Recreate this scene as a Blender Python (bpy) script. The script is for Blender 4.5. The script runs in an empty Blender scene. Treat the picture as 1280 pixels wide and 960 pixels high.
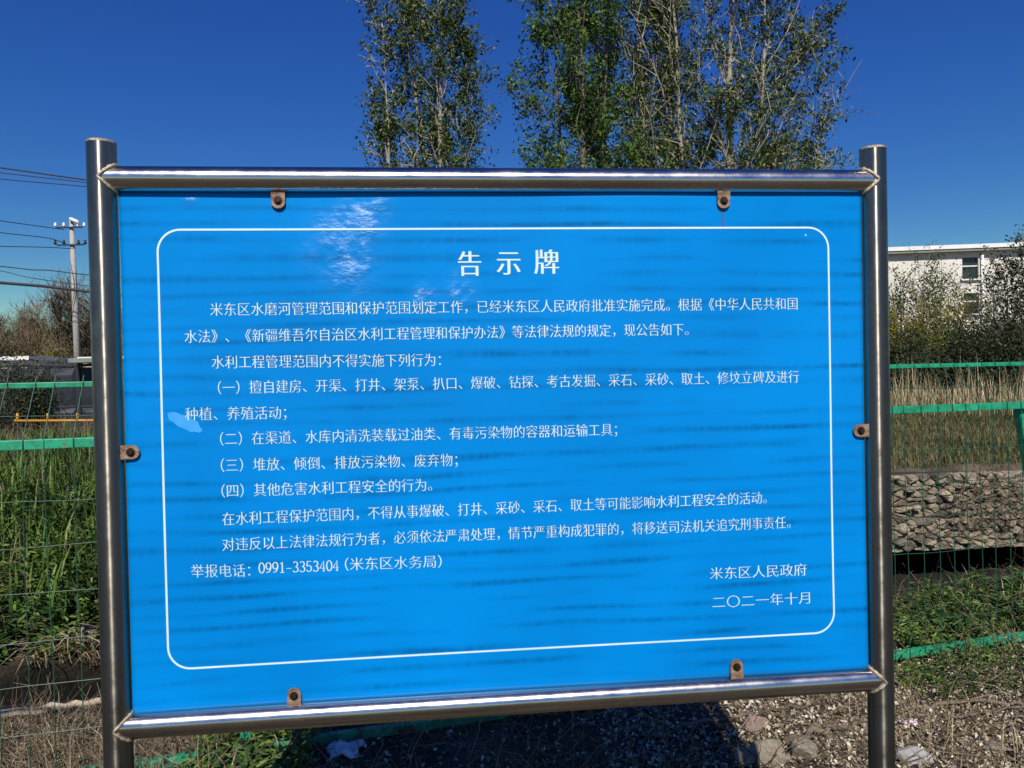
import bpy, math, random
import numpy as np
from mathutils import Vector, Matrix
rng = np.random.default_rng(7); random.seed(7)
PI = math.pi; rad = math.radians
S = bpy.context.scene; COL = S.collection

# ---------------------------------------------------------------- camera
CAM = np.array([-0.1844, -1.8867, 1.60]); YAW, PITCH, ROLL = rad(5.651), rad(-0.801), rad(-1.2226); FPX = 960.0
_f = np.array([math.sin(YAW)*math.cos(PITCH), math.cos(YAW)*math.cos(PITCH), math.sin(PITCH)])
_r0 = np.array([math.cos(YAW), -math.sin(YAW), 0.0]); _u0 = np.cross(_r0, _f)
_r = math.cos(ROLL)*_r0 + math.sin(ROLL)*_u0; _u = -math.sin(ROLL)*_r0 + math.cos(ROLL)*_u0
cd = bpy.data.cameras.new('camera'); cam = bpy.data.objects.new('camera', cd); COL.objects.link(cam)
cd.sensor_width = 36; cd.lens = 36*FPX/1280; cd.clip_start = 0.05; cd.clip_end = 4000
cam.matrix_world = Matrix(((_r[0], _u[0], -_f[0], CAM[0]), (_r[1], _u[1], -_f[1], CAM[1]), (_r[2], _u[2], -_f[2], CAM[2]), (0, 0, 0, 1)))
S.camera = cam
def ray(x, y): return _f + _r*(x-640)/FPX - _u*(y-480)/FPX
def at(x, y, Y): d = ray(x, y); return CAM + d*(Y-CAM[1])/d[1]      # survey helper: world point of a photo pixel at depth plane Y

# ---------------------------------------------------------------- sky, sun, exposure
SUN_EL = rad(45); SUN_V = np.array([-0.09, -1.0, 0]); SUN_V /= np.linalg.norm(SUN_V)
SUN_V = SUN_V*math.cos(SUN_EL); SUN_V[2] = math.sin(SUN_EL)
w = bpy.data.worlds.new('World'); S.world = w; w.use_nodes = True
nt = w.node_tree; nt.nodes.clear()
sky = nt.nodes.new('ShaderNodeTexSky'); sky.sky_type = 'NISHITA'; sky.sun_disc = False
sky.sun_elevation = SUN_EL; sky.sun_rotation = math.atan2(SUN_V[0], SUN_V[1])
sky.altitude = 0; sky.air_density = 1.4; sky.dust_density = 0.1; sky.ozone_density = 7.0
bg = nt.nodes.new('ShaderNodeBackground'); bg.inputs[1].default_value = 0.08
wo = nt.nodes.new('ShaderNodeOutputWorld')
# clear dry-air sky: deepen the chroma evenly over the whole dome, brightness (largest channel) unchanged
sp_ = nt.nodes.new('ShaderNodeSeparateColor'); nt.links.new(sky.outputs[0], sp_.inputs[0]); cb_ = nt.nodes.new('ShaderNodeCombineColor')
def wmath(op, a, b):
    n_ = nt.nodes.new('ShaderNodeMath'); n_.operation = op
    for i_, q_ in enumerate((a, b)):
        if isinstance(q_, (int, float)): n_.inputs[i_].default_value = q_
        else: nt.links.new(q_, n_.inputs[i_])
    return n_.outputs[0]
vmx = wmath('MAXIMUM', wmath('MAXIMUM', sp_.outputs[0], sp_.outputs[1]), sp_.outputs[2])
for i_ in range(3): nt.links.new(wmath('MULTIPLY', wmath('POWER', wmath('DIVIDE', sp_.outputs[i_], vmx), 2.35), vmx), cb_.inputs[i_])
nt.links.new(cb_.outputs[0], bg.inputs[0]); nt.links.new(bg.outputs[0], wo.inputs[0])
sd = bpy.data.lights.new('sun', 'SUN'); sd.energy = 5.0; sd.angle = rad(0.53); sd.color = (1, 0.94, 0.84)
so = bpy.data.objects.new('sun', sd); COL.objects.link(so)
so.rotation_euler = Vector(SUN_V).to_track_quat('Z', 'Y').to_euler()
S.view_settings.view_transform = 'Standard'; S.view_settings.look = 'None'
S.view_settings.gamma = 1; S.view_settings.exposure = 0.0; S.view_settings.use_curve_mapping = False
S.cycles.max_bounces = 6; S.cycles.transparent_max_bounces = 6

# ---------------------------------------------------------------- materials
def ramp(nt, cols, pos=None):
    r = nt.nodes.new('ShaderNodeValToRGB'); n = len(cols)
    pos = pos or [i/(n-1) for i in range(n)]
    while len(r.color_ramp.elements) < n: r.color_ramp.elements.new(0.5)
    for e, c, p in zip(r.color_ramp.elements, cols, pos): e.position = p; e.color = (*c, 1)
    return r
def new_mat(name):
    m = bpy.data.materials.new(name); m.use_nodes = True
    return m, m.node_tree, m.node_tree.nodes['Principled BSDF']
def noise(nt, scale, detail=5, rough=0.6, stretch=None, coord='Object'):
    tc = nt.nodes.new('ShaderNodeTexCoord'); n = nt.nodes.new('ShaderNodeTexNoise')
    n.inputs['Scale'].default_value = scale; n.inputs['Detail'].default_value = detail; n.inputs['Roughness'].default_value = rough
    if stretch:
        mp = nt.nodes.new('ShaderNodeMapping'); mp.inputs['Scale'].default_value = stretch
        nt.links.new(tc.outputs[coord], mp.inputs[0]); nt.links.new(mp.outputs[0], n.inputs[0])
    else: nt.links.new(tc.outputs[coord], n.inputs[0])
    return n
def surf(name, cols, scale=8, rough=0.8, metal=0.0, bump=0.0, bscale=None, stretch=None, pos=None, spec=0.5, bdist=0.01):
    m, nt, b = new_mat(name)
    n = noise(nt, scale, stretch=stretch); r = ramp(nt, cols, pos or [0.3+0.4*i/(len(cols)-1) for i in range(len(cols))])
    nt.links.new(n.outputs[0], r.inputs[0]); nt.links.new(r.outputs[0], b.inputs['Base Color'])
    b.inputs['Roughness'].default_value = rough; b.inputs['Metallic'].default_value = metal; b.inputs['Specular IOR Level'].default_value = spec
    if bump:
        n2 = noise(nt, bscale or scale*4, 6, 0.65, stretch)
        bp = nt.nodes.new('ShaderNodeBump'); bp.inputs['Strength'].default_value = bump; bp.inputs['Distance'].default_value = bdist
        nt.links.new(n2.outputs[0], bp.inputs['Height']); nt.links.new(bp.outputs[0], b.inputs['Normal'])
    return m
def foliage(name, cols, pos=None, trans=0.25, rough=0.55, spec=0.35, patch=None):
    m, nt, b = new_mat(name)
    g = nt.nodes.new('ShaderNodeNewGeometry'); r = ramp(nt, cols, pos)
    src = g.outputs['Random Per Island']
    if patch:                                         # clump-sized drift of tone on top of the leaf-to-leaf change
        n = noise(nt, patch, 3, 0.5); mx = nt.nodes.new('ShaderNodeMath'); mx.operation = 'MULTIPLY_ADD'
        nt.links.new(n.outputs[0], mx.inputs[0]); mx.inputs[1].default_value = 1.5
        m2 = nt.nodes.new('ShaderNodeMath'); m2.operation = 'MULTIPLY_ADD'
        nt.links.new(src, m2.inputs[0]); m2.inputs[1].default_value = 0.6; m2.inputs[2].default_value = -0.55
        nt.links.new(m2.outputs[0], mx.inputs[2]); src = mx.outputs[0]
    nt.links.new(src, r.inputs[0]); nt.links.new(r.outputs[0], b.inputs['Base Color'])
    b.inputs['Roughness'].default_value = rough; b.inputs['Specular IOR Level'].default_value = spec
    t = nt.nodes.new('ShaderNodeBsdfTranslucent'); nt.links.new(r.outputs[0], t.inputs[0])
    mix = nt.nodes.new('ShaderNodeMixShader'); mix.inputs[0].default_value = trans
    out = nt.nodes['Material Output']
    nt.links.new(b.outputs[0], mix.inputs[1]); nt.links.new(t.outputs[0], mix.inputs[2]); nt.links.new(mix.outputs[0], out.inputs[0])
    return m

def metal_mat(name, base, rough, stretch, axis_='Z', aniso=0.85):
    m, nt, b = new_mat(name)
    b.inputs['Metallic'].default_value = 1.0
    n = noise(nt, 6, 6, 0.65, stretch); r = ramp(nt, [[c*0.62 for c in base], base, [min(1, c*1.25) for c in base]], [0.3, 0.52, 0.75])
    nt.links.new(n.outputs[0], r.inputs[0]); nt.links.new(r.outputs[0], b.inputs['Base Color'])
    n2 = noise(nt, 14, 6, 0.7); mr = nt.nodes.new('ShaderNodeMapRange')
    mr.inputs[1].default_value = 0.3; mr.inputs[2].default_value = 0.75; mr.inputs[3].default_value = rough*0.75; mr.inputs[4].default_value = rough*1.5
    nt.links.new(n2.outputs[0], mr.inputs[0]); nt.links.new(mr.outputs[0], b.inputs['Roughness'])
    tg = nt.nodes.new('ShaderNodeTangent'); tg.direction_type = 'RADIAL'; tg.axis = axis_; nt.links.new(tg.outputs[0], b.inputs['Tangent'])
    b.inputs['Anisotropic'].default_value = aniso; b.inputs['Anisotropic Rotation'].default_value = 0.25
    n3 = noise(nt, 40, 3, 0.5, stretch); bp = nt.nodes.new('ShaderNodeBump'); bp.inputs['Strength'].default_value = 0.06; bp.inputs['Distance'].default_value = 0.002
    nt.links.new(n3.outputs[0], bp.inputs['Height']); nt.links.new(bp.outputs[0], b.inputs['Normal'])
    return m

def panel_mat():
    m, nt, b = new_mat('blue_panel_print'); L = nt.links
    # level ribs of darker blue in uneven, broken rows
    tcp = nt.nodes.new('ShaderNodeTexCoord'); sxp = nt.nodes.new('ShaderNodeSeparateXYZ'); L.new(tcp.outputs['Object'], sxp.inputs[0])
    def mth(op, a, b, c=None):
        q = nt.nodes.new('ShaderNodeMath'); q.operation = op
        for i_, w_ in enumerate((a, b, c)):
            if w_ is None: continue
            if isinstance(w_, (int, float)): q.inputs[i_].default_value = w_
            else: L.new(w_, q.inputs[i_])
        return q.outputs[0]
    nw = noise(nt, 1.0, 2, 0.5, (0.7, 1, 5.5)); nf = noise(nt, 1.0, 3, 0.5, (9, 1, 60))
    ph_ = mth('MULTIPLY_ADD', sxp.outputs[2], 2*PI/0.040, mth("MULTIPLY", nw.outputs[0], 11.0))
    rib = mth('POWER', mth('MULTIPLY_ADD', mth('SINE', ph_, 0), 0.5, 0.5), 2.5)
    nm = noise(nt, 1.0, 3, 0.55, (2.4, 1, 16)); r1 = ramp(nt, [(0, 0, 0), (0, 0, 0), (1, 1, 1)], [0, 0.42, 0.66]); L.new(nm.outputs[0], r1.inputs[0])
    n2 = noise(nt, 1.0, 2, 0.5, (60, 1, 5)); r2 = ramp(nt, [(0.62,)*3, (1,)*3], [0.38, 0.58]); L.new(n2.outputs[0], r2.inputs[0])
    st_ = mth('MULTIPLY', mth('MULTIPLY', rib, r1.outputs[0]), mth('MULTIPLY', r2.outputs[0], mth('MULTIPLY_ADD', nf.outputs[0], 0.9, 0.45)))
    n3 = noise(nt, 2.2, 3, 0.5); r3 = ramp(nt, [(0.0, 0.20, 0.585), (0.0, 0.24, 0.69)], [0.35, 0.65])
    L.new(n3.outputs[0], r3.inputs[0])
    m2 = nt.nodes.new('ShaderNodeMath'); m2.operation = 'MULTIPLY'; m2.use_clamp = True; L.new(st_, m2.inputs[0]); m2.inputs[1].default_value = 1.0
    mx = nt.nodes.new('ShaderNodeMixRGB'); mx.inputs[2].default_value = (0.0, 0.115, 0.34, 1)
    L.new(m2.outputs[0], mx.inputs[0]); L.new(r3.outputs[0], mx.inputs[1])
    # chips where the film has lifted
    tc = nt.nodes.new('ShaderNodeTexCoord'); v = nt.nodes.new('ShaderNodeTexVoronoi'); v.inputs['Scale'].default_value = 9
    L.new(tc.outputs['Object'], v.inputs[0])
    rv = ramp(nt, [(1, 1, 1), (0, 0, 0)], [0.022, 0.034]); L.new(v.outputs['Distance'], rv.inputs[0])
    gt = nt.nodes.new('ShaderNodeMath'); gt.operation = 'GREATER_THAN'; gt.inputs[1].default_value = 0.72
    sp = nt.nodes.new('ShaderNodeSeparateColor'); L.new(v.outputs['Color'], sp.inputs[0]); L.new(sp.outputs[0], gt.inputs[0])
    mm = nt.nodes.new('ShaderNodeMath'); mm.operation = 'MULTIPLY'; L.new(rv.outputs[0], mm.inputs[0]); L.new(gt.outputs[0], mm.inputs[1])
    mx2 = nt.nodes.new('ShaderNodeMixRGB'); mx2.inputs[2].default_value = (0.45, 0.62, 0.72, 1)
    L.new(mm.outputs[0], mx2.inputs[0]); L.new(mx.outputs[0], mx2.inputs[1]); L.new(mx2.outputs[0], b.inputs['Base Color'])
    b.inputs['Roughness'].default_value = 0.30; b.inputs['Specular IOR Level'].default_value = 0.16
    # crumpled film near the heading: fine relief that catches the sun
    msk = None
    for cx, cz, s in ((-0.40, 0.475, 0.085), (-0.355, 0.555, 0.065), (-0.375, 0.43, 0.065), (-0.12, 0.375, 0.04), (-0.20, 0.355, 0.035), (-0.755, 0.60, 0.018)):
        vs = nt.nodes.new('ShaderNodeVectorMath'); vs.operation = 'DISTANCE'; L.new(tc.outputs['Object'], vs.inputs[0]); vs.inputs[1].default_value = (cx, 0, cz)
        mr = nt.nodes.new('ShaderNodeMapRange'); mr.interpolation_type = 'SMOOTHSTEP'
        mr.inputs[1].default_value = 0; mr.inputs[2].default_value = s*1.7; mr.inputs[3].default_value = 1; mr.inputs[4].default_value = 0
        L.new(vs.outputs['Value'], mr.inputs[0])
        if msk is None: msk = mr.outputs[0]
        else:
            a = nt.nodes.new('ShaderNodeMath'); a.operation = 'MAXIMUM'; L.new(msk, a.inputs[0]); L.new(mr.outputs[0], a.inputs[1]); msk = a.outputs[0]
    nb = noise(nt, 26, 6, 0.68, (0.8, 1, 1.4)); h = nt.nodes.new('ShaderNodeMath'); h.operation = 'MULTIPLY'; L.new(nb.outputs[0], h.inputs[0]); nk = noise(nt, 14, 2, 0.5); rk = ramp(nt, [(0, 0, 0), (1, 1, 1)], [0.30, 0.62]); L.new(nk.outputs[0], rk.inputs[0]); mk_ = mth('MULTIPLY', msk, rk.outputs[0]); L.new(mk_, h.inputs[1]); L.new(mth('MULTIPLY_ADD', mk_, 0.75, 0.16), b.inputs['Specular IOR Level'])
    bp = nt.nodes.new('ShaderNodeBump'); bp.inputs['Strength'].default_value = 1.0; bp.inputs['Distance'].default_value = 0.0085
    L.new(h.outputs[0], bp.inputs['Height']); L.new(bp.outputs[0], b.inputs['Normal'])
    return m

def rail_paint(name, rust=0.0):
    m, nt, b = new_mat(name); L = nt.links
    n = noise(nt, 5, 5); r = ramp(nt, [(0.012, 0.26, 0.13), (0.02, 0.36, 0.19)], [0.35, 0.65]); L.new(n.outputs[0], r.inputs[0])
    n2 = noise(nt, 7, 6, 0.7); r2 = ramp(nt, [(0, 0, 0), (1, 1, 1)], [0.66-rust*0.2, 0.69-rust*0.2]); L.new(n2.outputs[0], r2.inputs[0])
    n3 = noise(nt, 30, 4); r3 = ramp(nt, [(0.09, 0.03, 0.015), (0.22, 0.09, 0.04)], [0.35, 0.65]); L.new(n3.outputs[0], r3.inputs[0])
    mx = nt.nodes.new('ShaderNodeMixRGB'); L.new(r2.outputs[0], mx.inputs[0]); L.new(r.outputs[0], mx.inputs[1]); L.new(r3.outputs[0], mx.inputs[2])
    nd = noise(nt, 22, 5, 0.7); rd = ramp(nt, [(0.55, 0.56, 0.52), (1, 1, 1)], [0.36, 0.56]); L.new(nd.outputs[0], rd.inputs[0]); md_ = nt.nodes.new('ShaderNodeMixRGB'); md_.blend_type = 'MULTIPLY'; md_.inputs[0].default_value = 1; L.new(mx.outputs[0], md_.inputs[1]); L.new(rd.outputs[0], md_.inputs[2])
    L.new(md_.outputs[0], b.inputs['Base Color']); b.inputs['Roughness'].default_value = 0.5
    return m

def ground_mat():
    m, nt, b = new_mat('earth_and_litter'); L = nt.links
    n = noise(nt, 1.2, 8, 0.7); r = ramp(nt, [(0.05, 0.04, 0.028), (0.13, 0.105, 0.072), (0.24, 0.20, 0.145)], [0.34, 0.5, 0.66]); L.new(n.outputs[0], r.inputs[0])
    v = noise(nt, 60, 4, 0.7); rv = ramp(nt, [(0.35,)*3, (1.3,)*3], [0.36, 0.62]); L.new(v.outputs[0], rv.inputs[0])
    mx = nt.nodes.new('ShaderNodeMixRGB'); mx.blend_type = 'MULTIPLY'; mx.inputs[0].default_value = 1
    L.new(r.outputs[0], mx.inputs[1]); L.new(rv.outputs[0], mx.inputs[2])
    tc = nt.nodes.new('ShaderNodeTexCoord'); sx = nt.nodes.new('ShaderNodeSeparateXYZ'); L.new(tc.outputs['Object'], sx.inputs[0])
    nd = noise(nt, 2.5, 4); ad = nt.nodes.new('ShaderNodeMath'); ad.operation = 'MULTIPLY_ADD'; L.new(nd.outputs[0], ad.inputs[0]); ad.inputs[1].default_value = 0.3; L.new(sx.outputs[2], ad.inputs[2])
    mr = nt.nodes.new('ShaderNodeMapRange'); mr.inputs[1].default_value = -0.18; mr.inputs[2].default_value = -0.36; L.new(ad.outputs[0], mr.inputs[0])   # ditch shade painted into the soil colour, near-black below a set height
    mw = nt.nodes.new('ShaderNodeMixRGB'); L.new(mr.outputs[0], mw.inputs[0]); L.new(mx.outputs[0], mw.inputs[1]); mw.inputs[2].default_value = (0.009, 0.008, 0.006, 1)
    L.new(mw.outputs[0], b.inputs['Base Color']); b.inputs['Roughness'].default_value = 0.95; b.inputs['Specular IOR Level'].default_value = 0.15
    n2 = noise(nt, 30, 8, 0.75); bp = nt.nodes.new('ShaderNodeBump'); bp.inputs['Strength'].default_value = 1; bp.inputs['Distance'].default_value = 0.04
    L.new(n2.outputs[0], bp.inputs['Height']); L.new(bp.outputs[0], b.inputs['Normal'])
    return m

def stone_mat():
    m, nt, b = new_mat('field_stone'); L = nt.links
    oi = nt.nodes.new('ShaderNodeObjectInfo'); r = ramp(nt, [(0.10, 0.095, 0.075), (0.22, 0.195, 0.145), (0.36, 0.31, 0.22), (0.26, 0.215, 0.15)]); L.new(oi.outputs['Random'], r.inputs[0])
    n = noise(nt, 9, 6, 0.65); rn = ramp(nt, [(0.38,)*3, (1.1,)*3], [0.36, 0.56]); L.new(n.outputs[0], rn.inputs[0])
    mx = nt.nodes.new('ShaderNodeMixRGB'); mx.blend_type = 'MULTIPLY'; mx.inputs[0].default_value = 1; L.new(r.outputs[0], mx.inputs[1]); L.new(rn.outputs[0], mx.inputs[2])
    L.new(mx.outputs[0], b.inputs['Base Color']); b.inputs['Roughness'].default_value = 0.92; b.inputs['Specular IOR Level'].default_value = 0.2
    n2 = noise(nt, 28, 7, 0.7); bp = nt.nodes.new('ShaderNodeBump'); bp.inputs['Strength'].default_value = 0.8; bp.inputs['Distance'].default_value = 0.02
    L.new(n2.outputs[0], bp.inputs['Height']); L.new(bp.outputs[0], b.inputs['Normal']); return m

M = dict(
    steel_v=metal_mat('stainless_post', (0.29, 0.265, 0.22), 0.30, (3, 3, 0.12), 'Z', 0.93),  # base darker than the rails, standing in for dark surroundings to reflect
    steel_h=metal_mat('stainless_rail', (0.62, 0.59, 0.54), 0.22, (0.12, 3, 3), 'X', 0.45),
    weld=surf('weld_bead', [(0.30, 0.25, 0.17), (0.62, 0.55, 0.42)], 60, 0.5, 0.6, 0.5, 120),
    panel=panel_mat(),
    letter=surf('faded_white_print', [(0.52, 0.70, 0.68), (0.74, 0.86, 0.80)], 9, 0.5),
    border=surf('pale_cyan_print', [(0.50, 0.72, 0.80), (0.68, 0.84, 0.88)], 5, 0.5),
    residue=surf('pale_blue_residue', [(0.02, 0.30, 0.80), (0.05, 0.38, 0.86)], 25, 0.6),
    streak=surf('rust_streak', [(0.01, 0.10, 0.30), (0.03, 0.13, 0.33)], 20, 0.7),
    rusty=surf('rusty_tab', [(0.13, 0.075, 0.045), (0.30, 0.20, 0.13), (0.40, 0.31, 0.23)], 45, 0.6, 0.5, 0.5, 90),
    bolt=surf('dark_bolt', [(0.018, 0.014, 0.012), (0.07, 0.04, 0.028)], 60, 0.5, 0.7),
    back=surf('grey_panel_back', [(0.25, 0.26, 0.27), (0.33, 0.34, 0.35)], 6, 0.6),
    green=rail_paint('green_fence_paint'), green_rust=rail_paint('chipped_green_paint', 0.45),
    wire=surf('green_wire_coating', [(0.008, 0.05, 0.028), (0.016, 0.10, 0.055)], 6, 0.5),
    rust=surf('orange_rust', [(0.20, 0.08, 0.02), (0.42, 0.20, 0.05)], 25, 0.8),
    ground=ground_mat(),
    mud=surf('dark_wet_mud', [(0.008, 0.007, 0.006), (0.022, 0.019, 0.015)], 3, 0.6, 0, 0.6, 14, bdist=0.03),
    stone=stone_mat(),
    mortar=surf('dark_earth_joint', [(0.015, 0.013, 0.01), (0.04, 0.033, 0.025)], 9, 0.95),
    bark_pale=surf('pale_bark', [(0.20, 0.175, 0.13), (0.46, 0.42, 0.34)], 5, 0.9, 0, 0.4, 20, (1, 1, 0.3)),
    bark=surf('grey_bark', [(0.10, 0.08, 0.06), (0.22, 0.19, 0.15)], 5, 0.95, 0, 0.4, 20, (1, 1, 0.3)),
    bare=foliage('bare_twig', [(0.06, 0.045, 0.028), (0.15, 0.115, 0.07), (0.26, 0.20, 0.125)], trans=0, rough=0.9, spec=0.1),
    leaf_dark=foliage('dark_leaf', [(0.015, 0.024, 0.007), (0.034, 0.072, 0.011), (0.07, 0.13, 0.02), (0.21, 0.23, 0.06)], trans=0.22),
    leaf_green=foliage('green_leaf', [(0.014, 0.034, 0.007), (0.042, 0.105, 0.014), (0.09, 0.19, 0.025), (0.17, 0.26, 0.05)], trans=0.28),
    leaf_dry=foliage('dry_mixed_leaf', [(0.02, 0.034, 0.007), (0.048, 0.092, 0.012), (0.10, 0.155, 0.025), (0.40, 0.34, 0.15)], [0, 0.45, 0.86, 1.0], trans=0.2),
    leaf_yellow=foliage('yellowing_leaf', [(0.03, 0.05, 0.012), (0.09, 0.11, 0.02), (0.22, 0.18, 0.025), (0.46, 0.32, 0.03)], trans=0.25, patch=0.9),
    weed=foliage('weed_leaf', [(0.012, 0.03, 0.008), (0.04, 0.085, 0.015), (0.125, 0.22, 0.035), (0.28, 0.34, 0.09)], [0, 0.36, 0.70, 1], trans=0.24, patch=2.2),
    grass=foliage('grass_blade', [(0.03, 0.05, 0.015), (0.07, 0.10, 0.025), (0.15, 0.14, 0.05), (0.22, 0.18, 0.08)], trans=0.2, patch=1.0),
    straw=foliage('dry_straw', [(0.20, 0.15, 0.07), (0.42, 0.335, 0.18), (0.70, 0.60, 0.38)], trans=0.2),
    straw_dim=foliage('dead_stalk', [(0.07, 0.055, 0.035), (0.16, 0.125, 0.08), (0.30, 0.25, 0.17)], trans=0.0, rough=0.9, spec=0.1),
    leaf_deep=foliage('deep_green_leaf', [(0.008, 0.012, 0.004), (0.018, 0.028, 0.008), (0.035, 0.048, 0.014), (0.075, 0.08, 0.03)], trans=0.12),
    litter=foliage('dead_leaf', [(0.06, 0.045, 0.028), (0.20, 0.155, 0.10), (0.42, 0.35, 0.245), (0.75, 0.68, 0.53)], trans=0.1, rough=0.7),
    wood=surf('weathered_wood', [(0.06, 0.045, 0.03), (0.15, 0.115, 0.08), (0.28, 0.23, 0.165)], 6, 0.9, 0, 0.6, 26, (0.25, 1, 1)),
    log=surf('bleached_log', [(0.24, 0.19, 0.13), (0.42, 0.35, 0.25), (0.55, 0.47, 0.35)], 6, 0.9, 0, 0.6, 26),
    rock=surf('tan_rock', [(0.15, 0.125, 0.09), (0.34, 0.29, 0.22)], 7, 0.9, 0, 0.6, 22),
    brick=surf('dusty_brick', [(0.22, 0.15, 0.12), (0.36, 0.27, 0.22)], 12, 0.95, 0, 0.5, 40),
    concrete=surf('pale_concrete', [(0.30, 0.29, 0.26), (0.45, 0.43, 0.39)], 7, 0.9, 0, 0.3, 30),
    white_wall=surf('white_render', [(0.60, 0.57, 0.50), (0.78, 0.75, 0.68)], 1.2, 0.9, 0, 0.2, 10),
    trim=surf('pale_trim', [(0.70, 0.69, 0.66), (0.82, 0.81, 0.79)], 2, 0.7),
    glass=surf('dark_window', [(0.015, 0.02, 0.018), (0.04, 0.05, 0.045)], 2, 0.15),
    slate=surf('slate_metal_panel', [(0.014, 0.018, 0.024), (0.028, 0.034, 0.044)], 2, 0.5, 0.2),
    cap=surf('grey_green_cap', [(0.16, 0.19, 0.165), (0.23, 0.26, 0.23)], 4, 0.7),
    yellow=surf('orange_rail_paint', [(0.42, 0.20, 0.02), (0.55, 0.28, 0.03)], 5, 0.5),
    cable=surf('black_cable', [(0.010, 0.010, 0.012), (0.03, 0.03, 0.034)], 6, 0.6),
    porcelain=surf('white_insulator', [(0.6, 0.6, 0.58), (0.78, 0.78, 0.77)], 9, 0.3),
    plastic=surf('white_plastic_film', [(0.55, 0.56, 0.58), (0.75, 0.76, 0.78)], 9, 0.4),
    pink=surf('pink_plastic_film', [(0.62, 0.42, 0.50), (0.78, 0.60, 0.66)], 9, 0.5),
    redroof=surf('red_sheet', [(0.30, 0.05, 0.03), (0.40, 0.08, 0.05)], 4, 0.6),
)

# ---------------------------------------------------------------- mesh helpers
class MB:
    def __init__(s): s.v = []; s.f = []; s.n = 0
    def add(s, v, f):
        v = np.asarray(v, float).reshape(-1, 3); s.v.append(v); s.f += [tuple(int(i)+s.n for i in q) for q in f]; s.n += len(v); return s
    def addnp(s, v, f):
        v = np.asarray(v, float).reshape(-1, 3); s.v.append(v); s.f += (np.asarray(f)+s.n).tolist(); s.n += len(v); return s
    def box(s, c, d, rot=None):
        v = np.array([(x, y, z) for x in (-.5, .5) for y in (-.5, .5) for z in (-.5, .5)])*np.array(d)
        if rot is not None: v = v @ np.array(rot.to_3x3()).T
        return s.add(v+np.array(c), [(0, 1, 3, 2), (4, 6, 7, 5), (0, 4, 5, 1), (2, 3, 7, 6), (0, 2, 6, 4), (1, 5, 7, 3)])
    def bar(s, a, b, wx, wz):                       # rectangular section between two points, upright
        a, b = np.array(a, float), np.array(b, float); d = b-a; d /= np.linalg.norm(d)
        side = np.cross(d, (0, 0, 1)); side = side/np.linalg.norm(side) if np.linalg.norm(side) > 1e-4 else np.array([1., 0, 0]); up = np.cross(side, d)
        v = [p+side*sx*wx/2+up*sz*wz/2 for p in (a, b) for sx, sz in ((-1, -1), (1, -1), (1, 1), (-1, 1))]
        return s.add(v, [(3, 2, 1, 0), (4, 5, 6, 7), (0, 1, 5, 4), (1, 2, 6, 5), (2, 3, 7, 6), (3, 0, 4, 7)])
    def tube(s, pts, r, k=8, cap=True):
        pts = np.asarray(pts, float); n = len(pts); r = np.broadcast_to(np.asarray(r, float), (n,))
        t = np.gradient(pts, axis=0); t /= np.linalg.norm(t, axis=1)[:, None]+1e-12
        ref = np.array([0, 0, 1.]) if abs(t[0][2]) < 0.9 else np.array([1., 0, 0])
        a = np.cross(t, ref); a /= np.linalg.norm(a, axis=1)[:, None]+1e-12; b = np.cross(t, a)
        th = np.arange(k)*2*PI/k
        v = pts[:, None]+r[:, None, None]*(np.cos(th)[None, :, None]*a[:, None]+np.sin(th)[None, :, None]*b[:, None])
        f = [(i*k+j, (i+1)*k+j, (i+1)*k+(j+1) % k, i*k+(j+1) % k) for i in range(n-1) for j in range(k)]
        if cap: f += [tuple(range(k)), tuple(range((n-1)*k+k-1, (n-1)*k-1, -1))]
        return s.add(v, f)
    def build(s, name, mat, parent=None, smooth=False, bevel=0):
        me = bpy.data.meshes.new(name); me.from_pydata(np.concatenate(s.v).tolist(), [], s.f); me.update()
        return obj(name, me, mat, parent, smooth, bevel)
def obj(name, me, mat, parent=None, smooth=False, bevel=0):
    o = bpy.data.objects.new(name, me); COL.objects.link(o)
    if not me.materials: me.materials.append(M[mat] if isinstance(mat, str) else mat)
    if smooth: me.polygons.foreach_set('use_smooth', [True]*len(me.polygons))
    if parent: o.parent = parent
    if bevel:
        md = o.modifiers.new('bevel', 'BEVEL'); md.width = bevel; md.segments = 2; md.limit_method = 'ANGLE'
    return o
def tag(o, label=None, cat=None, group=None, kind=None):
    if label: o['label'] = label
    if cat: o['category'] = cat
    if group: o['group'] = group
    if kind: o['kind'] = kind
    return o
def thing(name, label, cat, loc=(0, 0, 0), rz=0, group=None):
    o = bpy.data.objects.new(name, None); COL.objects.link(o); o.location = loc; o.rotation_euler = (0, 0, rz); o.empty_display_size = 0.1
    return tag(o, label, cat, group)
def inst(src, name, parent, loc=None, rot=None, scale=None):
    c = src.copy(); c.name = name; COL.objects.link(c); c.parent = parent
    if loc is not None: c.location = loc
    if rot is not None: c.rotation_euler = rot
    if scale is not None: c.scale = scale
    return c

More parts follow.
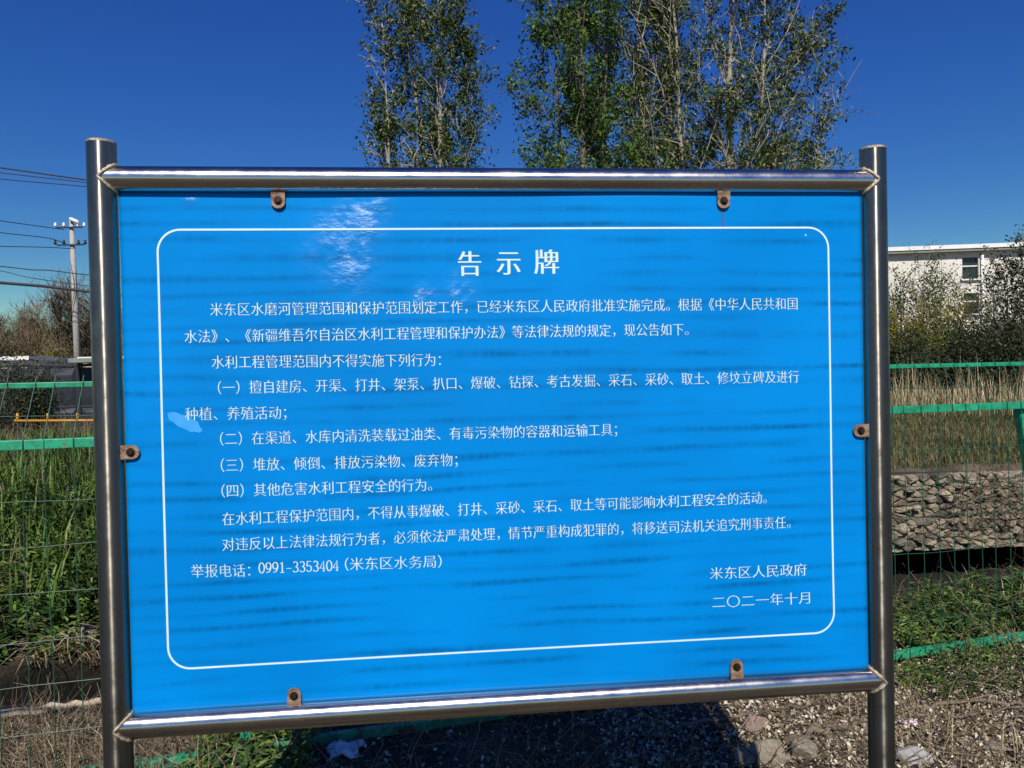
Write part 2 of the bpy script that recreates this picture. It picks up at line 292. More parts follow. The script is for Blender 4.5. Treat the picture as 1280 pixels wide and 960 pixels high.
# ================================================================ TERRAIN
def sstep(a, b, x): t = np.clip((x-a)/(b-a), 0, 1); return t*t*(3-2*t)
def near_edge(x): return 2.35+0.25*x
def far_toe(x): return np.interp(x, [-60, -2.7, 2, 5.2, 9, 60], [-7.5, 3.7, 6.0, 8.6, 9.0, 24])
_ph = rng.uniform(0, 6.28, (10, 2)); _fr = rng.normal(0, 1, (10, 2))
def bumps(x, y, f):
    s = 0
    for i in range(10): s = s+np.sin(x*_fr[i, 0]*f+y*_fr[i, 1]*f+_ph[i, 0])
    return s/10
def H(x, y):
    x = np.asarray(x, float); y = np.asarray(y, float)
    ye, yf = near_edge(x), far_toe(x); zc = np.interp(x, [-3, 5], [-0.65, -1.45]); rt = sstep(1.0, 4.5, x)
    near = 0.03*bumps(x, y, 3.0)+0.015*bumps(y, x, 9.0)-0.03
    dn = y-ye; df = y-yf
    far_l = zc+(0.50-zc)*np.clip(df/3.6, 0, 1)**0.8+0.10*bumps(x, y, 1.7)*sstep(0.2, 1.5, df)
    far_r = np.where(df < 0.14, zc+(0.04-zc)*sstep(0, 0.14, df), 0.04+0.72*sstep(0.1, 6.5, df))+0.05*bumps(x, y, 1.7)*sstep(0.3, 1.5, df)
    far = far_l*(1-rt)+far_r*rt
    z = near+(zc-near)*sstep(0.0, 0.75, dn)
    z = np.where(df > 0, far, z)
    return z+0.04*bumps(x, y, 5.0)*sstep(0.1, 0.8, dn)
def axis(lo, hi, a, b, step, grow=1.25):
    c = list(np.arange(a, b+1e-6, step)); s = step
    while c[-1] < hi: s *= grow; c.append(c[-1]+s)
    s = step
    while c[0] > lo: s *= grow; c.insert(0, c[0]-s)
    return np.array(c)
gx = axis(-900, 900, -6.5, 12, 0.09); gy = axis(-60, 1500, -0.6, 13, 0.08)
X, Y = np.meshgrid(gx, gy); Z = H(X, Y)
nx, ny = len(gx), len(gy)
idx = np.arange(nx*ny).reshape(ny, nx)
quads = np.stack([idx[:-1, :-1], idx[:-1, 1:], idx[1:, 1:], idx[1:, :-1]], -1).reshape(-1, 4)
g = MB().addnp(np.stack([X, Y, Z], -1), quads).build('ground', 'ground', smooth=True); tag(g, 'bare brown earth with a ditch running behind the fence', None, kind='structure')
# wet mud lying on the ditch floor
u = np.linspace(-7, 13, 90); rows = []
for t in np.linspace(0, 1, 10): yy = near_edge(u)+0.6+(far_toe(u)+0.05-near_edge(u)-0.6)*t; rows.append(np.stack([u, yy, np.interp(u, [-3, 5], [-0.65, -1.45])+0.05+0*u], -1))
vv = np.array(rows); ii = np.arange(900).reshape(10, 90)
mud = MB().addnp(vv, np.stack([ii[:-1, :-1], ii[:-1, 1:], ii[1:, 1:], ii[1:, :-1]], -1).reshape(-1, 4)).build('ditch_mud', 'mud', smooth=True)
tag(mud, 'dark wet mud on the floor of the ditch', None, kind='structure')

# ================================================================ NOTICE BOARD
ZC = 1.43; HW, HH = 0.95, 0.6435; RP, RR = 0.0325, 0.0305
board = thing('notice_board', 'large blue notice board with white Chinese text in a stainless steel tube frame', 'notice board', (0, 0, 0))
def buckle(x, z):                                    # the sheet is not quite flat
    return 0.0022*np.sin(3.1*x+1.2*z)+0.0016*np.sin(5.3*z-2.1*x+1)+0.0010*np.sin(11*x+2*z)*np.sin(6*z)
posts = []
for sx, ztop in ((-1, at(126, 177, 0)[2]), (1, at(1088, 185, 0)[2])):
    k = 48; zs = [-0.4, 0.2, 0.9, 1.5, ztop-0.004]
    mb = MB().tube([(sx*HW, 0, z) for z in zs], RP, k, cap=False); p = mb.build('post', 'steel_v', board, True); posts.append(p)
    c = MB().tube([(sx*HW, 0, ztop-0.006), (sx*HW, 0, ztop-0.0015), (sx*HW, 0, ztop+0.001)], [RP+0.0006, RP+0.0006, RP-0.004], k); c.build('end_cap', 'weld', p)
for sz in (1, -1):
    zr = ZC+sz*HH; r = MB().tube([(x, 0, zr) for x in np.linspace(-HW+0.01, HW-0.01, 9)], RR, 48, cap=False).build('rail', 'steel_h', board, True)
    for sx in (-1, 1):                               # fillet weld where tube meets tube
        th = np.linspace(0, 2*PI, 49)[:-1]; rr = RR+0.002
        ring = np.stack([sx*HW-sx*np.sqrt(np.maximum(RP**2-(rr*np.cos(th))**2, 1e-6))-sx*0.002, rr*np.cos(th), zr+rr*np.sin(th)], -1)
        a = ring; nxt = np.roll(a, -1, 0); prv = np.roll(a, 1, 0); t = nxt-prv; t /= np.linalg.norm(t, axis=1)[:, None]
        cen = np.array([sx*HW-sx*RP, 0, zr]); o_ = a-cen; o_ -= (o_*t).sum(1)[:, None]*t; o_ /= np.linalg.norm(o_, axis=1)[:, None]; b_ = np.cross(t, o_)
        rad_ = 0.0040+0.0007*np.sin(th*17)+rng.normal(0, 0.0006, 48); ph = np.arange(8)*2*PI/8
        v = a[:, None]+rad_[:, None, None]*(np.cos(ph)[None, :, None]*o_[:, None]+np.sin(ph)[None, :, None]*b_[:, None])
        f = [(i*8+j, ((i+1) % 48)*8+j, ((i+1) % 48)*8+(j+1) % 8, i*8+(j+1) % 8) for i in range(48) for j in range(8)]
        MB().add(v, f).build('weld_bead', 'weld', r, True)
# the sheet
PW, PH = HW-RP-0.004, HH-RR+0.002; NX, NZ = 150, 100
xs, zs = np.linspace(-PW, PW, NX), np.linspace(-PH, PH, NZ); XX, ZZ = np.meshgrid(xs, zs); PY = -0.004
front = np.stack([XX, -buckle(XX, ZZ), ZZ], -1); backv = front+np.array([0, 0.003, 0])
i1 = np.arange(NX*NZ).reshape(NZ, NX)
fq = np.stack([i1[:-1, :-1], i1[:-1, 1:], i1[1:, 1:], i1[1:, :-1]], -1).reshape(-1, 4)
mb = MB().addnp(front, fq)
loop = list(i1[0, :])+list(i1[1:, -1])+list(i1[-1, -2::-1])+list(i1[-2:0:-1, 0])
mb.add(backv.reshape(-1, 3)[loop], []); nl = len(loop)
mb.f += [(int(loop[(j+1) % nl]), int(loop[j]), NX*NZ+j, NX*NZ+(j+1) % nl) for j in range(nl)]
panel = mb.build('panel', 'panel', board, True); panel.location = (0, PY, ZC)
mbk = MB().addnp(backv[::11, ::11], None) if False else None
i2 = np.arange(20*14).reshape(14, 20); X2, Z2 = np.meshgrid(np.linspace(-PW, PW, 20), np.linspace(-PH, PH, 14))
bk = MB().addnp(np.stack([X2, 0.0036-buckle(X2, Z2), Z2], -1), np.stack([i2[:-1, :-1], i2[1:, :-1], i2[1:, 1:], i2[:-1, 1:]], -1).reshape(-1, 4)).build('backing_sheet', 'back', panel, True)
def loc(px_, py_): p = at(px_, py_, PY); return p[0], p[2]-ZC       # board coordinates of a mark measured in the photo
# border line
c = [loc(194, 284), loc(1034, 285), loc(1045, 791), loc(210, 838)]
x0, x1 = (c[0][0]+c[3][0])/2, (c[1][0]+c[2][0])/2; z1, z0 = (c[0][1]+c[1][1])/2, (c[2][1]+c[3][1])/2
def rrect(x0, x1, z0, z1, r):
    out = []
    for cx, cz, a0 in ((x1-r, z1-r, 0), (x0+r, z1-r, 90), (x0+r, z0+r, 180), (x1-r, z0+r, 270)):
        out += [(cx+r*math.cos(rad(a0+d)), cz+r*math.sin(rad(a0+d))) for d in range(0, 91, 9)]
    res = []
    for i, p in enumerate(out):
        q = out[(i+1) % len(out)]; n = max(1, int(math.hypot(q[0]-p[0], q[1]-p[1])/0.03))
        res += [(p[0]+(q[0]-p[0])*j/n, p[1]+(q[1]-p[1])*j/n) for j in range(n)]
    return np.array(res)
oc = rrect(x0, x1, z0, z1, 0.055); tn = np.roll(oc, -1, 0)-np.roll(oc, 1, 0); tn /= np.linalg.norm(tn, axis=1)[:, None]; nn = np.stack([tn[:, 1], -tn[:, 0]], -1)
ic = oc-nn*0.0048; n = len(oc); lift = 0.0008
va = np.concatenate([oc, ic]); v3 = np.stack([va[:, 0], -buckle(va[:, 0], va[:, 1])-lift, va[:, 1]], -1)
MB().add(v3, [(i, i+n, (i+1) % n+n, (i+1) % n) for i in range(n)]).build('border_line', 'border', panel)
# lettering
def glyphs(body):
    cu = bpy.data.curves.new('t', 'FONT'); cu.body = body; cu.size = 1.0; cu.resolution_u = 3
    to = bpy.data.objects.new('t', cu); COL.objects.link(to); dg = bpy.context.evaluated_depsgraph_get()
    me = bpy.data.meshes.new_from_object(to.evaluated_get(dg)); bpy.data.objects.remove(to)
    co = np.empty(len(me.vertices)*3); me.vertices.foreach_get('co', co); co = co.reshape(-1, 3)[:, :2]
    polys = [tuple(p.vertices) for p in me.polygons]; bpy.data.meshes.remove(me); return co, polys
def songti(co, polys, dx, dy):                        # thin level strokes, heavier upright strokes, as in printed Song type
    cnt = {}
    for p in polys:
        for i in range(len(p)): cnt[(p[i], p[(i+1) % len(p)])] = 1
    key = {}; ids = np.array([key.setdefault((round(x, 5), round(y, 5)), len(key)) for x, y in co])
    dirs = {(ids[a_], ids[b_]) for a_, b_ in cnt}; nr = np.zeros((len(key), 2))
    for a_, b_ in cnt:
        if (ids[b_], ids[a_]) in dirs: continue
        e = co[b_]-co[a_]; l = math.hypot(*e)
        if l < 1e-9: continue
        n_ = np.array([e[1], -e[0]])/l; nr[ids[a_]] += n_; nr[ids[b_]] += n_
    nr /= np.maximum(np.abs(nr).max(1), 1e-6)[:, None]; nr = nr[ids]
    return co+nr*np.array([dx, dy])
ADV = None
def text_line(body, a, b, hgt, name='text_phrase', mat='letter', dx=-0.003, dy=-0.017):
    global ADV
    if ADV is None: c1, c2 = glyphs('国')[0], glyphs('国国国')[0]; ADV = ((c2[:, 0].max()-c2[:, 0].min())-(c1[:, 0].max()-c1[:, 0].min()))/2
    (ax, az), (bx, bz) = loc(*a), loc(*b)
    co, polys = glyphs(body); mn, mx = co.min(0), co.max(0); sx = (bx-ax)/(mx[0]-mn[0])
    cell = np.clip(((co[:, 0])/ADV).astype(int), 0, len(body)-1)
    co2 = songti(co, polys, dx, dy)
    x = ax+(co2[:, 0]-mn[0])*sx; t = (x-ax)/max(bx-ax, 1e-6); z = az+(bz-az)*t+(co2[:, 1]-0.36)*hgt
    P = np.stack([x, -buckle(x, z)-lift, z], -1)
    grp = []; g_ = 0
    for ch in body: grp.append(g_); g_ += ch in '，。、；：》）'
    grp = np.array(grp)
    pg = np.array([grp[int(np.median(cell[list(p)]))] for p in polys])
    for k in sorted(set(pg)):
        fs = [polys[i] for i in np.where(pg == k)[0]]; used = sorted({i for f in fs for i in f}); mp = {q: i for i, q in enumerate(used)}
        MB().add(P[used], [tuple(mp[i] for i in f) for f in fs]).build(name, mat, panel)
# light serif numerals drawn with a broad-nib stroke
def arc(cx, cy, rx, ry, a0, a1, n=14): return [(cx+rx*math.cos(rad(a0+(a1-a0)*i/n)), cy+ry*math.sin(rad(a0+(a1-a0)*i/n))) for i in range(n+1)]
DIG = {'0': [arc(.25, .36, .19, .34, 90, 450, 24)], '1': [[(.12, .60), (.26, .70), (.26, .02)], [(.10, .02), (.42, .02)]],
  '9': [arc(.25, .48, .18, .22, 0, 360, 20), arc(.10, .48, .33, .46, 0, -62, 10)+[(.08, .05)]],
  '3': [arc(.23, .53, .16, .17, 150, -90, 14), arc(.23, .19, .19, .175, 90, -155, 14)],
  '5': [[(.41, .69), (.12, .69), (.09, .37)]+arc(.23, .22, .185, .20, 130, -150, 14)], '4': [[(.44, .21), (.05, .21), (.33, .70), (.33, .02)], [(.24, .02), (.42, .02)]], '-': [[(.06, .27), (.44, .27)]]}
def numerals(body, a, b, hgt, name='text_phrase'):
    (ax, az), (bx, bz) = loc(*a), loc(*b); mb = MB(); n = len(body); sx = (bx-ax)/(n*0.5); k = 0
    for i, ch in enumerate(body):
        for st in DIG[ch]:
            q = np.array(st); tn_ = np.gradient(q, axis=0); tn_ /= np.linalg.norm(tn_, axis=1)[:, None]+1e-9; nr = np.stack([-tn_[:, 1], tn_[:, 0]], -1)
            wd = (0.018+0.024*np.abs(tn_[:, 1]))[:, None]; k += 1
            e = np.concatenate([q+nr*wd, q-nr*wd]); x = ax+(i*0.5+e[:, 0])*sx; z = az+(bz-az)*(x-ax)/(bx-ax)+(e[:, 1]-0.36)*hgt; m = len(q)
            mb.add(np.stack([x, -buckle(x, z)-lift-0.00004*(k % 3), z], -1), [(j, j+1, m+j+1, m+j) for j in range(m-1)])
    mb.build(name, 'letter', panel)
E1 = 0.0345
LINES = [
 ('米东区水磨河管理范围和保护范围划定工作，已经米东区人民政府批准实施完成。根据《中华人民共和国', (262, 387), (996, 380)),
 ('水法》、《新疆维吾尔自治区水利工程管理和保护办法》等法律法规的规定，现公告如下。', (230, 421), (860, 412)),
 ('水利工程管理范围内不得实施下列行为：', (264, 453), (551, 450)),
 ('（一）擅自建房、开渠、打井、架泵、扒口、爆破、钻探、考古发掘、采石、采砂、取土、修坟立碑及进行', (272, 485), (998, 471)),
 ('种植、养殖活动；', (231, 518), (358, 516)),
 ('（二）在渠道、水库内清洗装载过油类、有毒污染物的容器和运输工具；', (275, 549), (771, 537)),
 ('（三）堆放、倾倒、排放污染物、废弃物；', (276, 582), (572, 575)),
 ('（四）其他危害水利工程安全的行为。', (277, 614), (540, 606)),
 ('在水利工程保护范围内，不得从事爆破、打井、采砂、采石、取土等可能影响水利工程安全的活动。', (278, 649), (958, 622)),
 ('对违反以上法律法规行为者，必须依法严肃处理，情节严重构成犯罪的，将移送司法机关追究刑事责任。', (278, 681), (988, 653)),
 ('举报电话：', (239, 714), (313, 713)), ('0991-3353404', (323, 710), (424, 707)), ('（米东区水务局）', (431, 706), (552, 702)),
 ('米东区人民政府', (887, 717), (1008, 712)), ('二〇二一年十月', (890, 753), (1012, 747)),
]
for body, a, b in LINES:
    if body[0] == '0': numerals(body, a, b, 0.0365)
    else: text_line(body, a, b, 0.0345)
for ch, px0, px1, py in (('告', 573, 601, 330), ('示', 621, 650, 329), ('牌', 668, 698, 328)):
    text_line(ch, (px0, py), (px1, py), 0.066, 'heading_character', dx=0.018, dy=-0.008)
# tape residue and rust drips on the sheet
def patch(pts, name, mat, l=0.0005):
    q = np.array([loc(*p) for p in pts]); return MB().add(np.stack([q[:, 0], -buckle(q[:, 0], q[:, 1])-l, q[:, 1]], -1), [tuple(range(len(q)))[::-1]]).build(name, mat, panel)
patch([(209, 517), (214, 515), (220, 515.5), (226, 518.5), (236, 520), (241, 525), (247, 527), (250, 534), (253, 538), (249, 541), (243, 539.5), (238, 540), (229, 535.5), (222, 533), (216, 527.5), (211, 525)], 'tape_residue', 'residue')
patch([(901, 258), (905, 258), (904.5, 284), (902.5, 287)], 'rust_drip', 'streak'); patch([(347, 258), (350, 258), (349.5, 268), (348, 269)], 'rust_drip', 'streak')
# welded lugs with bolts
for (cx, cy), ang in (((348, 251), 0), ((903, 252), 0), ((165, 565), 90), ((1074, 538), -90), ((368, 869), 180), ((919, 832), 180)):
    x, z = loc(cx, cy); w_, l_ = 0.0165, 0.013
    outl = [(-w_, 0.030), (-w_, -0.003)]+[(w_*math.cos(rad(a)), -0.003+w_*1.0*math.sin(rad(a))) for a in range(190, 351, 16)]+[(w_, -0.003), (w_, 0.030)]
    n = len(outl); R2 = np.array([[math.cos(rad(ang)), -math.sin(rad(ang))], [math.sin(rad(ang)), math.cos(rad(ang))]])
    q = np.array(outl) @ R2.T; yb = -buckle(x, z)
    v = [(a, -0.0075-0.003*(outl[i][1] > 0.02), b) for i, (a, b) in enumerate(q)]+[(a, -0.0035-0.003*(outl[i][1] > 0.02), b) for i, (a, b) in enumerate(q)]
    lug = MB().add(v, [tuple(range(n))[::-1], tuple(range(n, 2*n))]+[(i, (i+1) % n, (i+1) % n+n, i+n) for i in range(n)]).build('mounting_lug', 'rusty', board, bevel=0.0008)
    lug.location = (x, PY+yb-0.001, ZC+z)
    hexv = lambda y, r, k: [(r*math.cos(2*PI*i/k), y, r*math.sin(2*PI*i/k)) for i in range(k)]
    bt = MB().add(hexv(-0.0076, 0.0105, 12)+hexv(-0.0088, 0.0105, 12)+hexv(-0.0089, 0.0068, 6)+hexv(-0.0135, 0.0062, 6),
        [tuple(range(12))+() for _ in (0,)]+[(i, 12+i, 12+(i+1) % 12, (i+1) % 12) for i in range(12)]+[tuple(range(12, 24))[::-1]]+[(24+i, 30+i, 30+(i+1) % 6, 24+(i+1) % 6) for i in range(6)]+[tuple(range(30, 36))[::-1]]).build('bolt', 'bolt', lug)

# ================================================================ MESH FENCE
fence = thing('mesh_fence', 'green welded wire mesh fence with square rails and outward bent top', 'fence')
FA = math.atan(0.168); FD = np.array([math.cos(FA), math.sin(FA), 0]); FN = np.array([-math.sin(FA), math.cos(FA), 0])
def F(x, z=0, off=0): return np.array([x, 1.68+0.168*x, z])+FN*off
ZM = 1.355
pxs = [-3.66, -1.04, 1.60, 3.17, 5.9]
for i, x in enumerate(pxs):
    pts = [F(x, -0.3), F(x, 0.5), F(x, ZM-0.01)]
    ln_ = 0.30 if x == 3.17 else 0.0
    p = MB().bar(F(x+ln_, -0.25, 0.035), F(x+0.01, ZM-0.024, 0.035), 0.045, 0.045).build('post', 'green', fence, bevel=0.003)
    if x != 3.17: MB().bar(F(x, ZM-0.02, 0.035), F(x, 1.575, 0.15), 0.03, 0.03).build('bent_arm', 'green', p, bevel=0.002)
    if x == 1.60: tag(MB().bar(F(x-0.035, -0.1, -0.02), F(x-0.03, 0.13, -0.02), 0.028, 0.02).build('rusty_foot', 'rust', p), 'orange rusted foot of the post')
for a, b in zip(pxs[:-1], pxs[1:]):
    for z, off, s, sag in ((ZM, 0, 0.04, 0.0), (1.592, 0.16, 0.024, 0)):
        MB().bar(F(a+0.001, z, off), F(b-0.001, z, off), s, s).build('rail', 'green', fence, bevel=0.003)
    zz = lambda x: 0.015+0.02*math.sin(x*2.1)
    MB().bar(F(a+0.001, zz(a)), F(b-0.001, zz(b)), 0.04, 0.04).build('rail', 'green_rust', fence, bevel=0.003)
for k, (px_, py_) in enumerate(((196, 954), (296, 930))): pass
wm = MB().tube([(0, -0.024, 0.0), (0.004, -0.024, 0.45), (-0.003, -0.024, 0.9), (0, -0.024, ZM), (0, -0.022, ZM+0.02), (0, 0.145, 1.60), (0, 0.165, 1.63)], 0.0021, 5)
w0 = wm.build('vertical_wire', 'wire', fence); xw = -3.6; first = True
while xw < 5.8:
    o = w0 if first else inst(w0, 'vertical_wire', fence)
    o.location = F(xw); o.rotation_euler = (random.gauss(0, 0.002), random.gauss(0, 0.006), FA); first = False; xw += 0.098*random.uniform(0.94, 1.06)
for a, b in zip(pxs[:-1], pxs[1:]):
    for z in (0.20, 0.385, 0.57, 0.76, 0.945, 1.13, 1.47):
        off = -0.028 if z < 1.3 else 0.055
        MB().tube([F(a+(b-a)*t, z+0.006*math.sin(t*9+z*20)+random.gauss(0, 0.002), off) for t in np.linspace(0, 1, 14)], 0.0019, 5).build('horizontal_wire', 'wire', fence)

# ================================================================ VEGETATION GENERATORS
def blades(base, length, width, lean, seg=3, head=None, curl=1.0):
    n = len(base); head = rng.uniform(0, 2*PI, n) if head is None else head
    d = np.stack([np.cos(head), np.sin(head), 0*head], -1); s = np.stack([-np.sin(head), np.cos(head), 0*head], -1)
    rows = []
    for k in range(seg+1):
        t = k/seg; bend = lean*(t**(1+curl)); up = t-0.35*lean*t*t*t
        p = base+d*(bend*length)[:, None]+np.array([0, 0, 1.])*(up*length)[:, None]
        wd = width*(0.75+0.5*t if t < 0.5 else 2.0*(1-t)+0.02)
        rows += [p-s*wd[:, None]/2, p+s*wd[:, None]/2]
    v = np.stack(rows, 1); m = 2*(seg+1)
    f = np.concatenate([np.arange(n)[:, None]*m+np.array([2*k, 2*k+1, 2*k+3, 2*k+2]) for k in range(seg)])
    return v.reshape(-1, 3), f
def cards(c, size, up_bias=0.3, asp=0.5, nrm=None):   # pointed leaves folded along the midrib
    n = len(c); d = rng.normal(0, 1, (n, 3)); d[:, 2] -= 0.35; d /= np.linalg.norm(d, axis=1)[:, None]
    nr = rng.normal(0, 1, (n, 3)); nr[:, 2] += up_bias*3; nr[:, 1] -= up_bias
    s = np.cross(d, nr); s /= np.linalg.norm(s, axis=1)[:, None]; q = np.cross(s, d)
    L = size[:, None]; W = L*asp
    v = np.stack([c-d*L/2, c+s*W/2+q*L*0.08-d*L*0.08, c+d*L/2, c-s*W/2+q*L*0.08-d*L*0.08], 1).reshape(-1, 3)
    f = np.concatenate([np.arange(n)[:, None]*4+np.array([0, 1, 2]), np.arange(n)[:, None]*4+np.array([0, 2, 3])])
    return v, f
def twigs(p0, d, length, r, seg=3, jit=0.25):
    n = len(p0); pts = [p0]; dd = d.copy()
    for k in range(seg): dd = dd+rng.normal(0, jit, (n, 3)); dd /= np.linalg.norm(dd, axis=1)[:, None]; pts.append(pts[-1]+dd*(length/seg)[:, None])
    off = [np.array([math.cos(a), math.sin(a), 0.5*math.sin(a)]) for a in (0, 2.1, 4.2)]; rows = []
    for k, p in enumerate(pts):
        rk = (r*(1-0.75*k/seg))[:, None]
        for o in off: rows.append(p+o*rk)
    v = np.stack(rows, 1); m = 3*(seg+1)
    f = np.concatenate([np.arange(n)[:, None]*m+np.array([3*k+j, 3*k+(j+1) % 3, 3*k+3+(j+1) % 3, 3*k+3+j]) for k in range(seg) for j in range(3)])
    return v.reshape(-1, 3), f, pts
def scatter(n, x0, x1, y0, y1, keep=None):
    x = rng.uniform(x0, x1, n); y = rng.uniform(y0, y1, n)
    if keep is not None: k = keep(x, y); x, y = x[k], y[k]
    return np.stack([x, y, H(x, y)], -1)
def leafy_plants(base, height, leaves, size, asp=0.35, droop=0.3):       # upright stems with leaves all the way up
    n = len(base); t = rng.uniform(0.1, 1, (n, leaves)); a = rng.uniform(0, 2*PI, (n, leaves))
    L = size*(1.15-0.5*t)*rng.uniform(0.7, 1.2, (n, leaves)); ln = rng.normal(0, 0.18, (n, 1, 2))*t[..., None]
    st = base[:, None]+np.concatenate([ln*height[:, None, None], (t*height[:, None])[..., None]], -1)
    d = np.stack([np.cos(a), np.sin(a), rng.uniform(-droop, 0.7, (n, leaves))], -1); d /= np.linalg.norm(d, axis=-1)[..., None]
    s = np.stack([-np.sin(a), np.cos(a), rng.normal(0, 0.25, (n, leaves))], -1); q = np.cross(d, s)
    st, d, s, q, L = (k.reshape(-1, k.shape[-1]) if k.ndim == 3 else k.reshape(-1, 1) for k in (st, d, s, q, L)); W = L*asp
    v = np.stack([st, st+d*L*0.45+s*W/2+q*L*0.05, st+d*L-q*L*0.12, st+d*L*0.45-s*W/2+q*L*0.05], 1).reshape(-1, 3); m = len(st)
    return v, np.concatenate([np.arange(m)[:, None]*4+np.array([0, 1, 2]), np.arange(m)[:, None]*4+np.array([0, 2, 3])])

# ---------------------------------------------------------------- trees
def grow(root_pos, stems, leaf_mat, bark_mat, label, name='poplar_tree', leaf=0.10, per=9, spread=0.16, seed=1, parent_cat='tree', group=None, br_len=1.6, nbr=26, rise=1.1, z0=0.25, bare=0.0):
    r_ = np.random.default_rng(seed); t = thing(name, label, parent_cat, tuple(root_pos), 0, group)
    trunk = MB(); limbs = MB(); leaf_c = []
    for (bx, by, h, lx, ly, r0) in stems:
        n = 12; tt = np.linspace(0, 1, n); wob = np.cumsum(r_.normal(0, 0.045, (n, 2)), 0)*h/10
        P = np.stack([bx+lx*h*tt**1.3+wob[:, 0], by+ly*h*tt**1.3+wob[:, 1], h*tt-0.15], -1)
        trunk.tube(P, r0*(1-tt*0.93), 7)
        for k in range(int(nbr*h/11)):
            s = z0+(1-z0)*((k+r_.uniform(0, 1))/(nbr*h/11)); s = min(s, 0.985); p = np.array([np.interp(s, tt, P[:, j]) for j in range(3)])
            az = r_.uniform(0, 2*PI); L = br_len*(1.15-0.80*s)*r_.uniform(0.45, 1.35)*h/11+0.2
            d = np.array([math.cos(az), math.sin(az), rise*r_.uniform(0.7, 1.5)]); d /= np.linalg.norm(d)
            q = [p]
            for j in range(5): d = d+r_.normal(0, 0.13, 3)+np.array([0, 0, 0.10]); d /= np.linalg.norm(d); q.append(q[-1]+d*L/5)
            q = np.array(q); limbs.tube(q, r0*0.30*(1-s*0.6)*np.linspace(1, 0.16, 6), 4, cap=False)
            dens = 1.0 if r_.uniform() > bare else 0.15
            for e in range(int(3+L*4)):
                u_ = r_.uniform(0.25, 1)*5; i_ = min(int(u_), 4); b = q[i_]+(q[i_+1]-q[i_])*(u_-i_)
                td = d*0.5+r_.normal(0, 0.55, 3)+np.array([0, 0, 0.25]); td /= np.linalg.norm(td); TL = r_.uniform(0.2, 0.6)*br_len/1.6
                e1 = b+td*TL; limbs.tube([b, (b+e1)/2+r_.normal(0, 0.03, 3), e1], [0.010, 0.008, 0.004], 3, cap=False)
                m = r_.poisson(per*dens)
                if m: w_ = r_.uniform(0.2, 1.1, (m, 1)); leaf_c.append(b+(e1-b)*w_+r_.normal(0, spread, (m, 3)))
    trunk.build('trunk', bark_mat, t, True); limbs.build('limbs', bark_mat, t)
    c = np.concatenate(leaf_c); v, f = cards(c, leaf*r_.uniform(0.6, 1.35, len(c)))
    MB().addnp(v, f).build('crown', leaf_mat, t)
    return t
def ground_at(px_, Y_): p = at(px_, 470, Y_); return np.array([p[0], Y_, float(H(p[0], Y_))])

grow(ground_at(549, 17), [(-0.85, 0, 10.2, -0.035, 0, 0.075), (-0.3, 0.3, 12.2, 0.0, 0.0, 0.09), (0.25, -0.2, 12.6, 0.012, 0, 0.10), (0.5, 0.3, 9.4, 0.035, 0, 0.06)],
     'leaf_dark', 'bark_pale', 'slender poplar with pale upright stems left of the green tree', seed=12, br_len=1.75, per=32, rise=1.9, leaf=0.105, bare=0.36, spread=0.095, nbr=36)
grow(ground_at(735, 16), [(0, 0, 10.6, 0.0, 0, 0.13), (-0.5, 0.3, 10.8, -0.04, 0, 0.09), (0.6, 0.2, 11.4, 0.03, 0, 0.10)],
     'leaf_green', 'bark', 'dense bright green tree in the middle of the tree group', name='elm_tree', seed=5, br_len=1.9, per=38, rise=1.0, leaf=0.11, spread=0.10, bare=0.22, nbr=34)
grow(ground_at(800, 18), [(0, 0, 14.0, 0.0, 0, 0.16), (-0.9, 0.2, 12.8, -0.03, 0, 0.11), (0.8, -0.3, 13.4, 0.03, 0, 0.12)],
     'leaf_dark', 'bark_pale', 'tall poplar with grey stems behind the bright green tree', seed=23, br_len=2.0, per=34, rise=1.6, leaf=0.105, bare=0.36, spread=0.095, nbr=34)
grow(ground_at(905, 17), [(0, 0, 13.4, 0.0, 0, 0.15), (-0.8, 0.2, 12.6, -0.02, 0, 0.11), (0.6, -0.2, 12.4, 0.05, 0, 0.10), (0.9, 0.2, 9.6, 0.17, 0, 0.07), (1.1, 0.1, 7.8, 0.27, 0, 0.06)],
     'leaf_dry', 'bark_pale', 'wide poplar with dry sparse leaves spreading to the right', seed=31, br_len=2.7, per=34, rise=1.2, leaf=0.105, bare=0.42, spread=0.09, nbr=32)
grow(ground_at(470, 18), [(-0.55, 0, 6.2, 0.0, 0, 0.05), (0.05, 0, 8.1, 0.0, 0, 0.06), (0.35, 0.1, 7.4, 0.02, 0, 0.05)],
     'leaf_dry', 'bark_pale', 'thin sapling with few leaves at the left end of the tree group', name='sapling', seed=41, br_len=0.7, per=4, rise=1.8, leaf=0.10, bare=0.3, nbr=20)

